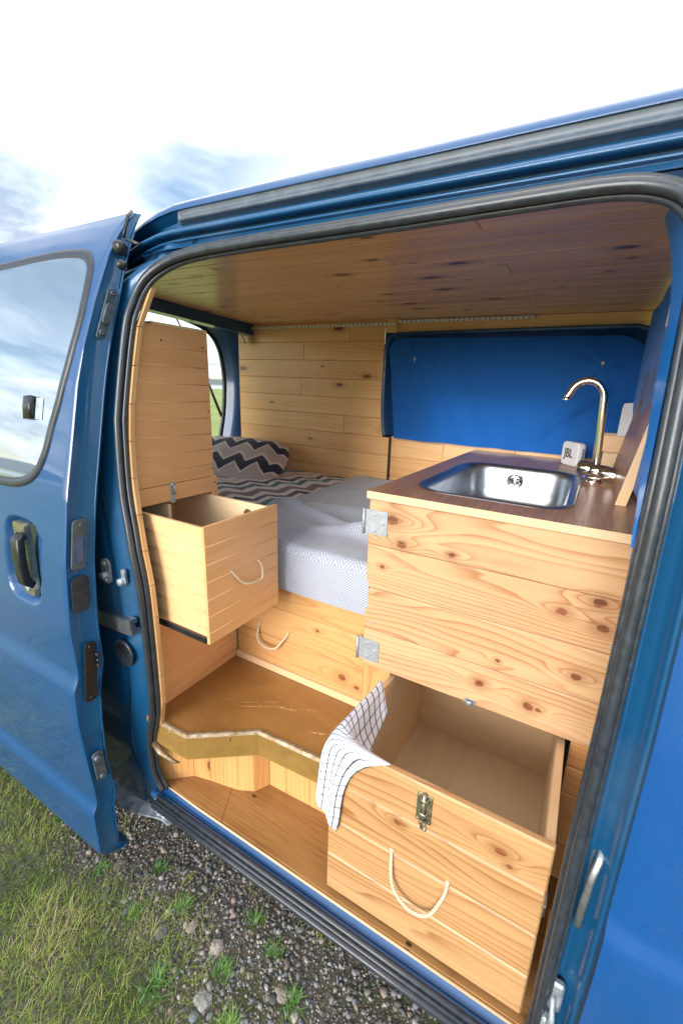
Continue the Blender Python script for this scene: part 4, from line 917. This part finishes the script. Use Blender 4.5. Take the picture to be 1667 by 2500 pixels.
def tuv(u,v):
    w=min(1,max(0,(v-.40)/.22)); w=w*w*(3-2*w); return (.4*v*(1-w)+w*(.19+.125*u),.125*u*(1-w)+w*.4*v)
mb=MB(); mb.grid(lambda u,v:colsT[int(round(u*(nc-1)))][int(round(v*(nrw-1)))],nc-1,nrw-1,uv=tuv )
tw=mb.build('tea_towel',M['towel']); tag(tw,'white tea towel with dark grid lines draped over the bottom drawer corner','tea towel')
sol=tw.modifiers.new('s','SOLIDIFY'); sol.thickness=.002; sol.offset=1
# speaker
a0=Vector((-.113,1.981,0)); a1=Vector((-.047,1.904,0)); ex=(a1-a0).normalized(); Ls=(a1-a0).length; ey=Vector((-ex.y,ex.x,0)) 
if ey.y<0: ey=-ey
M4=Matrix(((ex.x,ey.x,0,a0.x),(ex.y,ey.y,0,a0.y),(0,0,1,ZT+.0005),(0,0,0,1)))
def rbox_sweep(mb,w,h,r,d0,d1,M_,e=.004):
    rings=[]
    for (dd,k) in ((d0,e),(d0+e*.3,e*.3),(d0+e,0),(d1-e,0),(d1-e*.3,e*.3),(d1,e)):
        rings.append([M_@Vector((x,dd,z)) for x,z in rrect(w-2*k,h-2*k,r-k*.5,6,w/2,h/2)])
    n=len(rings[0]); mb.grid(lambda u,v:rings[int(round(v*5))][int(round(u*n))%n],n,5,close_u=True)
    mb.add(rings[0],[list(range(n))],None,0); mb.add(rings[-1],[list(range(n))[::-1]],None,0)
mb=MB(); rbox_sweep(mb,Ls,.098,.018,0,.034,M4,.005); sp=mb.build('portable_speaker',M['speaker']); tag(sp,'small pale grey square speaker at the back of the worktop','speaker')
mb=MB(); mb.box(.012,Ls-.012,.0342,.048,.006,.092,b=.006,M=M4); mb.build('rear_body',M['speakerside'],sp)
cu=bpy.data.curves.new('t','FONT'); cu.body='JBL'; cu.size=.05; cu.extrude=.0008; cu.align_x='CENTER'; cu.align_y='CENTER'; cu.offset=.0007
to=bpy.data.objects.new('t',cu); COL.objects.link(to); bpy.context.view_layer.update()
dg=bpy.context.evaluated_depsgraph_get(); me=bpy.data.meshes.new_from_object(to.evaluated_get(dg)); bpy.data.objects.remove(to); me.name='logo'
vsn=[M4@Vector((v.co.x*.78+Ls*.46,-.0012-v.co.z,v.co.y*1.05+.050)) for v in me.vertices]; cc=sum(vsn,Vector())/len(vsn)
for v,p in zip(me.vertices,vsn): v.co=p-cc
me.materials.clear(); me.materials.append(M['logo']); link('logo',me,cc,sp)
mb=MB(); mb.tube([M4@Vector((Ls+.0005,.022,.03)),M4@Vector((Ls+.0005,.022,.075))],.003,8); mb.build('side_port',M['greyplastic'],sp)
# sink lid leaning on the partition
mb=MB(); 
def lid(y0,y1,x0,xt,zb,ztop,t):
    return [(x0,y0,zb),(x0+t,y0,zb),(x0+t,y1,zb),(x0,y1,zb),(xt,y0,ztop),(xt+t,y0,ztop),(xt+t,y1,ztop),(xt,y1,ztop)]
Mi=[]
prf=[(0,0),(0,.01),(0,.20),(.0,.34),(.010,.36),(.04,.365)]
lb=MB()
y0,y1=1.272,1.86; H_=.372; lean=.062; t=.026
def lp_(s_,w,y): # s along height, w thickness
    k=s_/H_; return (.0765+lean*k+w*.98,y,ZT+.001+s_*.985-w*lean/H_*0)
poly=[(y0,0),(y1,0)]+[(y1,H_-.05)]+[(y1-.05+.05*math.cos(a),H_-.05+.05*math.sin(a)) for a in np.linspace(.2,1.57,6)]+[(y0+.05+.05*math.cos(a),H_-.05+.05*math.sin(a)) for a in np.linspace(1.57,3.14,7)]
n=len(poly); fa=[lp_(b,0,a) for a,b in poly]; fb=[lp_(b,t,a) for a,b in poly]
lb.add(fa,[list(range(n))],[[p for p in poly]],0,False,(0,0)); lb.add(fb,[list(range(n))[::-1]],[[p for p in poly][::-1]],0,False,(0,0))
lb.add(fa+fb,[[i,(i+1)%n,n+(i+1)%n,n+i] for i in range(n)],[[(poly[i][1],0),(poly[(i+1)%n][1],.001),(poly[(i+1)%n][1],t),(poly[i][1],t)] for i in range(n)],1,False,(0,0))
tag(lb.build('sink_lid',[M['walnut'],M['solid']]),'brown topped sink lid standing on edge at the right of the sink','board')
# wooden boxes behind the tap
mb=MB()
def openbox(mb,x0,x1,y0,y1,z0,z1,t=.008):
    mb.box(x0,x1,y0,y0+t,z0,z1,'x',.001); mb.box(x0,x1,y1-t,y1,z0,z1,'x',.001); mb.box(x0,x0+t,y0+t,y1-t,z0,z1,'y',.001); mb.box(x1-t,x1,y0+t,y1-t,z0,z1,'y',.001); mb.box(x0+t,x1-t,y0+t,y1-t,z0,z0+t,'x',.001)
openbox(mb,.042,.135,1.99,2.10,ZT+.001,-.196); tag(mb.build('wooden_crate',M['ply']),'lower pale wooden box on the worktop behind the tap','box')
mb=MB(); openbox(mb,.018,.128,1.96,2.12,-.195,-.130); ub=tag(mb.build('wooden_tray',M['beadlight']),'upper wooden tray stacked on a wooden box behind the tap','tray')
mb=MB(); mb.prism([(.080,-.186),(.118,-.186),(.122,-.05),(.116,.0),(.086,-.004),(.082,-.02)],lambda u,v,w:(u,2.05-w,v),.012); tag(mb.build('paper_card',M['white']),'white card standing upright in the wooden tray behind the tap','card')
# curtains
def cw(u,v):
    x=-1.000+1.15*u; zt2=.266-.05*max(0,1-(x+1.0)/.05)**2-.06*max(0,(x-.02)/.12)**2; x+=(-.018+.055*(1-v))*max(0,1-(x+1.0)/.3); z=-.246+(zt2+.246)*v
    y=2.140+.020*mn.noise(Vector((x*4+z*2,z*2,0)))+.010*mn.noise(Vector((x*11+z*5,z*6,5)))+.003*mn.noise(Vector((x*30,z*14,2)))
    for (cx_,cz_) in ((-.869,.166),(-.018,.156)):
        d=math.hypot(x-cx_,z-cz_); an=math.atan2(z-cz_,x-cx_); y+=-.006*math.exp(-(d/.05)**2)+.006*math.cos(an*7)*math.exp(-((d-.07)/.06)**2)
    y+=.012*math.exp(-((x+.10-(z+.1)*1.1)/.03)**2)*max(0,min(1,(.1-z)/.15))-.01*math.exp(-((x+.18-(z+.1)*1.3)/.03)**2)*max(0,min(1,(.1-z)/.15))
    if v<.04: y-=.004
    return (x,y-.018,z+ (.0015*math.sin(x*26) if v<.02 else 0))
mb=MB(); mb.grid(cw,110,50,uv=lambda u,v:(1.17*u,.52*v)); cur=tag(mb.build('window_curtain',M['curtain']),'blue cloth curtain covering the far side window above the sink','curtain')
for x,z in ((-.869,.166),(-.018,.156)):
    mb=MB(); mb.lathe([(.007,0),(.0085,.002),(.006,.005),(.003,.006),(0,.006)],(x,2.118,z),Matrix.Rotation(math.radians(90),3,'X'),16); mb.tube([(x-.004,2.117,z-.006),(x,2.112,z-.016),(x+.002,2.117,z-.022)],.0012,6); mb.build('press_stud',M['steel'],cur)
def cp(u,v):
    y=.86+1.28*u; z=-.215+.565*v; x=.128+.006*math.sin(y*19+z*2)*(1.1-v)+.006*mn.noise(Vector((y*5,z*3,7)))-.012*(1-v)
    return (min(x,.139),y,z+(.02*math.sin(y*5) if v<.02 else 0))
mb=MB(); mb.grid(cp,90,30,uv=lambda u,v:(1.28*u,.565*v)); tag(mb.build('partition_curtain',M['curtain']),'blue cloth curtain hanging on the partition at the right of the sink','curtain')
# ------------------------------------------------------------------ ground
def m_ground():
    s=NT('soil'); o=s.n('ShaderNodeNewGeometry').outputs['Position']; n=s.noise(o,3,6,.65); f=s.noise(o,90,4,.7); g=s.noise(s.scale(o,(1,1,1)),.25,3,.5)
    p=s.sep(o); far=s.mr(s.vmath('LENGTH',o),2.6,6)
    soil=s.mix(s.mr(f,.35,.7),(.05,.042,.03),(.20,.175,.14)); soil=s.mix(s.mr(n,.5,.62,0,.75),soil,(.06,.085,.02))
    grass=s.mix(s.mr(f,.3,.7),(.10,.16,.03),(.20,.27,.06)); grass=s.mix(s.mr(g,.4,.65,0,.6),grass,(.28,.28,.10))
    return s.set(col=s.mix(far,soil,grass),rough=.95,nrm=s.bump(f,.6,.01))
mb=MB(); mb.grid(lambda u,v:(-60+120*u,-60+120*v,GZ-.0),4,4); 
def gh(x,y): return GZ-.004+.012*mn.noise(Vector((x*2.3,y*2.3,0)))+.006*mn.noise(Vector((x*7,y*7,2)))
mb=MB(); 
gx=np.concatenate([-np.geomspace(400,3.05,26),np.linspace(-3,2,100),np.geomspace(2.1,400,26)]); gy=np.concatenate([-np.geomspace(400,1.6,24),np.linspace(-1.5,3,90),np.geomspace(3.1,400,24)])
mb.grid(lambda u,v:(lambda x,y:(x,y,gh(x,y) if abs(x)<4 and abs(y)<4 else GZ-.004))(gx[int(round(u*(len(gx)-1)))],gy[int(round(v*(len(gy)-1)))]),len(gx)-1,len(gy)-1)
g=mb.build('ground',m_ground()); tag(g,'ground of dark soil and grass around the van',None,None,'structure')
mb=MB(); mb.grid(lambda u,v:(-330+250*u*.9,-100+600*v,GZ+.02),2,2); w=mb.build('water',NT('lake').set(col=(.25,.32,.38),rough=.12)); w['kind']='structure'
mb=MB(); mb.grid(lambda u,v:(-360-60*v,-200+900*u,GZ+ (v>0)*(6+5*mn.noise(Vector((u*9,0,0)))+4*mn.noise(Vector((u*31,0,0))))*min(1,v*2)),60,3); h=mb.build('hills',plain('far_hill',(.10,.13,.13),1)); h['kind']='structure'
# numpy bulk meshes
def bulk(name,V,F,mat,cols,label):
    me=bpy.data.meshes.new(name); V=np.asarray(V,dtype=np.float32); F=np.asarray(F,dtype=np.int32); k=F.shape[1]
    me.vertices.add(len(V)); me.vertices.foreach_set('co',V.ravel()); me.loops.add(F.size); me.loops.foreach_set('vertex_index',F.ravel())
    me.polygons.add(len(F)); me.polygons.foreach_set('loop_start',np.arange(len(F),dtype=np.int32)*k); me.polygons.foreach_set('loop_total',np.full(len(F),k,dtype=np.int32))
    at=me.attributes.new('rv','FLOAT','POINT'); at.data.foreach_set('value',np.asarray(cols,dtype=np.float32))
    me.update(calc_edges=True); me.validate(); me.materials.append(mat)
    o=bpy.data.objects.new(name,me); COL.objects.link(o); o['label']=label; o['kind']='stuff'
    return o
def ghv(x,y): return np.array([gh(a,b) for a,b in zip(x,y)])
def border(x):   # y of the grass/gravel boundary
    return np.interp(x,[-3,-1.98,-1.39,-1.01,-.65,-.3],[.65,.63,.56,.53,.48,.42])
def m_stone():
    s=NT('gravel_stone'); a=s.n('ShaderNodeAttribute',attribute_name='rv').outputs['Fac']; o=s.obj(); n=s.noise(o,180,3,.6)
    c=s.ramp(a,[(0,(.06,.06,.065)),(.15,(.20,.21,.23)),(.28,(.10,.085,.07)),(.42,(.32,.27,.21)),(.52,(.42,.41,.41)),(.62,(.15,.19,.24)),(.72,(.33,.23,.21)),(.82,(.55,.52,.46)),(.9,(.10,.10,.10)),(1,(.28,.22,.16))],'LINEAR')
    c=s.mix(s.mr(n,.35,.7,0,.5),c,(.10,.09,.08)); return s.set(col=c,rough=.75,nrm=s.bump(n,.4,.003))
ico=None
def icos():
    t=(1+5**.5)/2; v=np.array([(-1,t,0),(1,t,0),(-1,-t,0),(1,-t,0),(0,-1,t),(0,1,t),(0,-1,-t),(0,1,-t),(t,0,-1),(t,0,1),(-t,0,-1),(-t,0,1)],float); v/=np.linalg.norm(v[0])
    f=np.array([(0,11,5),(0,5,1),(0,1,7),(0,7,10),(0,10,11),(1,5,9),(5,11,4),(11,10,2),(10,7,6),(7,1,8),(3,9,4),(3,4,2),(3,2,6),(3,6,8),(3,8,9),(4,9,5),(2,4,11),(6,2,10),(8,6,7),(9,8,1)]); return v,f
iv,jf=icos()
N=75000
x=rng.uniform(-2.6,.4,N); y=rng.uniform(.15,1.5,N)
b=border(x); prob=np.clip((y-b+.10)/.16,0.05,1)*np.where(y>1.15,.5,1); k=rng.random(N)<prob; x=x[k];y=y[k]; N=len(x)
rs=np.clip(rng.lognormal(-5.85,.50,N),.0013,.011); sh=rng.uniform(.6,1.45,(N,1,3))*np.array([1,1,.6]); jit=1+rng.uniform(-.34,.30,(N,12,1))
V=iv[None]*jit*sh*rs[:,None,None]; ang=rng.uniform(0,6.28,N); ca,sa=np.cos(ang),np.sin(ang)
X=V[:,:,0]*ca[:,None]-V[:,:,1]*sa[:,None]; Y=V[:,:,0]*sa[:,None]+V[:,:,1]*ca[:,None]; Zv=V[:,:,2]
z=ghv(x,y)+rs*.3
V=np.stack([X+x[:,None],Y+y[:,None],Zv+z[:,None]],-1).reshape(-1,3); F=(jf[None]+np.arange(N)[:,None,None]*12).reshape(-1,3)
bulk('gravel',V,F,m_stone(),np.repeat(rng.random(N),12),'grey and tan gravel stones on the dark soil beside the van')
# big flat stones
stone_m=m_stone()
def rock(x,y,r,fl,lab,val):
    mb=MB(); rr=random.Random(int(x*1000))
    off=Vector((rr.random()*9,rr.random()*9,0)); s1=rr.uniform(.75,1.3)
    def f(u,v):
        th=v*math.pi; ph=u*2*math.pi; d=Vector((math.sin(th)*math.cos(ph),math.sin(th)*math.sin(ph),math.cos(th))); k=1+.35*mn.noise(d*1.3+off)+.15*mn.noise(d*3.5+off)
        return (x+d.x*r*k*s1,y+d.y*r*k/s1,gh(x,y)+.3*r*fl+d.z*r*k*fl)
    mb.grid(f,18,10,close_u=True,smooth=False); o=mb.build('rock',stone_m); 
    at=o.data.attributes.new('rv','FLOAT','POINT'); at.data.foreach_set('value',[val]*len(o.data.vertices)); tag(o,lab,'rock','larger stones in the gravel')
rock(-.93,.545,.022,.45,'pale blue grey stone lying in the gravel left of the others',.22)
rock(-.755,.60,.020,.5,'small reddish brown stone in the gravel near the middle weeds',.78)
rock(-.86,.60,.017,.5,'pinkish stone in the gravel below the hinge arm',.76)
rock(-.70,.50,.022,.35,'long flat grey stone at the edge of the gravel',.5)
rock(-1.22,.60,.022,.5,'blue grey stone just below the foot of the sliding door',.3)
rock(-.52,.62,.020,.5,'round tan stone beside the sill at the right end of the gravel',.4)
# grass
def m_grass():
    s=NT('grass_blades'); a=s.n('ShaderNodeAttribute',attribute_name='rv').outputs['Fac']
    c=s.ramp(a,[(0,(.05,.105,.02)),(.25,(.13,.22,.035)),(.5,(.28,.37,.055)),(.68,(.33,.34,.085)),(.8,(.40,.34,.17)),(1,(.48,.39,.25))])
    return s.set(col=c,rough=.6,spec=.35,sub=.0)
def blades(n,x,y,h,w,lean,val,seg=3):
    az=rng.uniform(0,6.28,n); dx,dy=np.cos(az),np.sin(az); px,py=-dy,dx; z0=ghv(x,y)-.002; V=[];
    for k in range(seg+1):
        t=k/seg; off=lean*t**1.7; zz_=h*(t-.25*(lean/np.maximum(h,1e-4)).clip(0,1.5)*t*t*.6); ww=w*(1-t)**.7*.5+.00008
        cx_=x+dx*off; cy_=y+dy*off
        V.append(np.stack([cx_-px*ww,cy_-py*ww,z0+zz_],-1)); V.append(np.stack([cx_+px*ww,cy_+py*ww,z0+zz_],-1))
    V=np.stack(V,1); F=np.array([(2*k,2*k+1,2*k+3,2*k+2) for k in range(seg)]); F=(F[None]+np.arange(n)[:,None,None]*(2*(seg+1))).reshape(-1,4)
    return V.reshape(-1,3),F,np.repeat(val,2*(seg+1))
N=150000; x=rng.uniform(-3.0,.4,N); y=rng.uniform(-.5,.95,N); b=border(x)
cl=np.array([mn.noise(Vector((a*4,c*4,0))) for a,c in zip(x,y)]); cl2=np.array([mn.noise(Vector((a*11,c*11,5))) for a,c in zip(x,y)])
pr=np.clip((b-y+.07+.14*cl)/.14,.0,1); pr=np.maximum(pr,np.where(y<b+.45,np.clip(cl2*1.2-.28,0,.30),0)); k=rng.random(N)<pr
x=x[k];y=y[k];cl=cl[k];cl2=cl2[k];N=len(x); inside=(border(x)-y)>0
h=rng.uniform(.007,.036,N)*(1+.7*cl)*np.where(rng.random(N)<.06,1.6,1); ln=h*rng.uniform(.3,1.6,N); val=np.clip(.36+.45*cl+.25*cl2+rng.normal(0,.24,N),0,1)
V,F,C=blades(N,x,y,h,rng.uniform(.0009,.0022,N),ln,val)
bulk('grass',V,F,m_grass(),C,'short green and straw coloured grass left of the gravel')
# field grass seen through the rear opening
# weeds
def m_leaf():
    s=NT('weed_leaves'); a=s.n('ShaderNodeAttribute',attribute_name='rv').outputs['Fac']; return s.set(col=s.ramp(a,[(0,(.06,.16,.04)),(.5,(.12,.26,.06)),(1,(.24,.36,.07))]),rough=.5,spec=.4)
lm=m_leaf()
def weed(x,y,r,n,lab,tone,wide=1.0):
    px=x+rng.normal(0,r*.22,n); py=y+rng.normal(0,r*.22,n); v=np.clip(tone+rng.normal(0,.15,n),0,1)
    V,F,C=blades(n,px,py,rng.uniform(.4,1.0,n)*r*.55,rng.uniform(.002,.0042,n)*wide,rng.uniform(.3,1,n)*r*.8,v,4)
    c=V.mean(0); c[2]=gh(x,y)
    me=bpy.data.meshes.new('weed_plant'); me.from_pydata((V-c).tolist(),[],F.tolist()); at=me.attributes.new('rv','FLOAT','POINT'); at.data.foreach_set('value',C.astype(np.float32)); me.materials.append(lm); me.update()
    o=bpy.data.objects.new('weed_plant',me); o.location=c; COL.objects.link(o); tag(o,lab,'weed','weeds growing in the gravel')
for a in ((-1.09,.66,.05,70,'leafy weed tuft just below the lower hinge arm',.35),(-.93,.62,.06,90,'bright tuft of weed in the middle of the gravel',.6),(-.70,.71,.05,70,'weed tuft against the sill near the middle of the van step',.45),(-.70,.57,.055,80,'spiky green weed in the gravel below the middle of the sill',.5),(-1.27,.555,.045,60,'small weed clump right below the foot of the sliding door',.4),(-1.58,.58,.045,60,'pale green rosette beside the sliding door bottom edge',.45),(-.48,.62,.055,80,'weed tuft near the right end of the visible sill',.5),(-.84,.46,.07,60,'broad leaved rosette weed at the lower edge of the gravel',.3,1.8),(-.60,.50,.06,90,'bushy yellow green weed at the lower right of the gravel',.75),(-1.05,.53,.05,70,'weed on the line between grass and gravel',.55),(-.60,.68,.045,60,'tiny weed close under the black sill seal',.5),(-.56,.43,.06,60,'star shaped weed at the bottom edge of the gravel',.4,1.6)):
    weed(*a)
# ------------------------------------------------------------------ world, light, camera
W=bpy.data.worlds.new('World'); sc.world=W; W.use_nodes=True; nt=W.node_tree; nt.nodes.clear()
def wn_(t,**k):
    o=nt.nodes.new(t)
    for a,b in k.items(): setattr(o,a,b)
    return o
SUN_EL,SUN_AZ=15,186    # azimuth measured clockwise from +y
out=wn_('ShaderNodeOutputWorld'); bg=wn_('ShaderNodeBackground'); bg.inputs[1].default_value=.10; nt.links.new(bg.outputs[0],out.inputs[0])
sky=wn_('ShaderNodeTexSky'); sky.sky_type='NISHITA'; sky.sun_disc=False; sky.sun_elevation=math.radians(SUN_EL); sky.sun_rotation=math.radians(SUN_AZ); sky.air_density=1.0; sky.dust_density=1.0
tc=wn_('ShaderNodeTexCoord'); sx=wn_('ShaderNodeSeparateXYZ'); nt.links.new(tc.outputs['Generated'],sx.inputs[0])
def wm(op,a,b=None,clamp=False):
    o=wn_('ShaderNodeMath',operation=op); o.use_clamp=clamp
    for i,q in enumerate((a,b)):
        if q is None: continue
        if isinstance(q,(int,float)): o.inputs[i].default_value=q
        else: nt.links.new(q,o.inputs[i])
    return o.outputs[0]
den=wm('ADD',wm('MAXIMUM',sx.outputs[2],0.0),.18)
cb=wn_('ShaderNodeCombineXYZ'); nt.links.new(wm('DIVIDE',sx.outputs[0],den),cb.inputs[0]); nt.links.new(wm('DIVIDE',sx.outputs[1],den),cb.inputs[1])
def wnoise(scale,detail,rough,dist,loc):
    mp=wn_('ShaderNodeMapping'); nt.links.new(cb.outputs[0],mp.inputs[0]); mp.inputs['Location'].default_value=loc; o=wn_('ShaderNodeTexNoise'); nt.links.new(mp.outputs[0],o.inputs['Vector']); o.inputs['Scale'].default_value=scale; o.inputs['Detail'].default_value=detail; o.inputs['Roughness'].default_value=rough; o.inputs['Distortion'].default_value=dist; return o.outputs[0]
n1=wnoise(.55,7,.55,.4,(3.1,.7,0)); n2=wnoise(.9,6,.6,.3,(7.3,2.2,0))
def wmr(v,a,b,c,d):
    o=wn_('ShaderNodeMapRange'); nt.links.new(v,o.inputs[0])
    for i,q in enumerate((a,b,c,d)): o.inputs[i+1].default_value=q
    return o.outputs[0]
lf=wmr(sx.outputs[0],-.36,-.70,0,1); bk=wmr(sx.outputs[1],.1,-.3,0,1); area=wm('MAXIMUM',lf,bk)
cover0=wmr(n1,.38,.56,0.0,1); cover=wm('MAXIMUM',cover0,wm('SUBTRACT',1.0,area)); shade=wm('MULTIPLY',wmr(n2,.34,.64,0,1),wm('MAXIMUM',area,.16))
mixc=wn_('ShaderNodeMix',data_type='RGBA'); nt.links.new(shade,mixc.inputs[0]); mixc.inputs[6].default_value=(11.0,10.9,10.8,1); mixc.inputs[7].default_value=(2.3,2.75,3.5,1)
mixs=wn_('ShaderNodeMix',data_type='RGBA'); nt.links.new(cover,mixs.inputs[0]); nt.links.new(sky.outputs[0],mixs.inputs[6]); nt.links.new(mixc.outputs[2],mixs.inputs[7]); nt.links.new(mixs.outputs[2],bg.inputs[0])
L=bpy.data.lights.new('sun','SUN'); L.energy=1.75; L.angle=math.radians(34); L.color=(1,.96,.91); lo=bpy.data.objects.new('sun',L); COL.objects.link(lo)
az=math.radians(SUN_AZ); el=math.radians(SUN_EL); sd=Vector((math.sin(az)*math.cos(el),math.cos(az)*math.cos(el),math.sin(el))); lo.rotation_euler=sd.to_track_quat('Z','Y').to_euler(); lo.location=sd*8
cam=bpy.data.cameras.new('camera'); co=bpy.data.objects.new('camera',cam); COL.objects.link(co)
a,b_,c=[math.radians(q) for q in (27.63168081,74.94794762,2.68602234)]
co.matrix_world=(Matrix.Rotation(a,3,'Z')@Matrix.Rotation(b_,3,'X')@Matrix.Rotation(c,3,'Z')).to_4x4()
cam.sensor_fit='HORIZONTAL'; cam.sensor_width=36; cam.lens=1032.06/1667*36; cam.shift_x=-61.1/1667; cam.shift_y=-19.4/1667; cam.clip_start=.02; cam.clip_end=2000
cam.dof.use_dof=True; cam.dof.focus_distance=1.35; cam.dof.aperture_fstop=5.6
sc.camera=co
sc.view_settings.view_transform='Standard'; sc.view_settings.look='None'; sc.view_settings.exposure=1.38; sc.view_settings.gamma=1
for o in list(bpy.data.objects):
    if 'wl' in o: del o['wl']
sc.render.engine='CYCLES'; sc.cycles.max_bounces=10; sc.cycles.diffuse_bounces=6
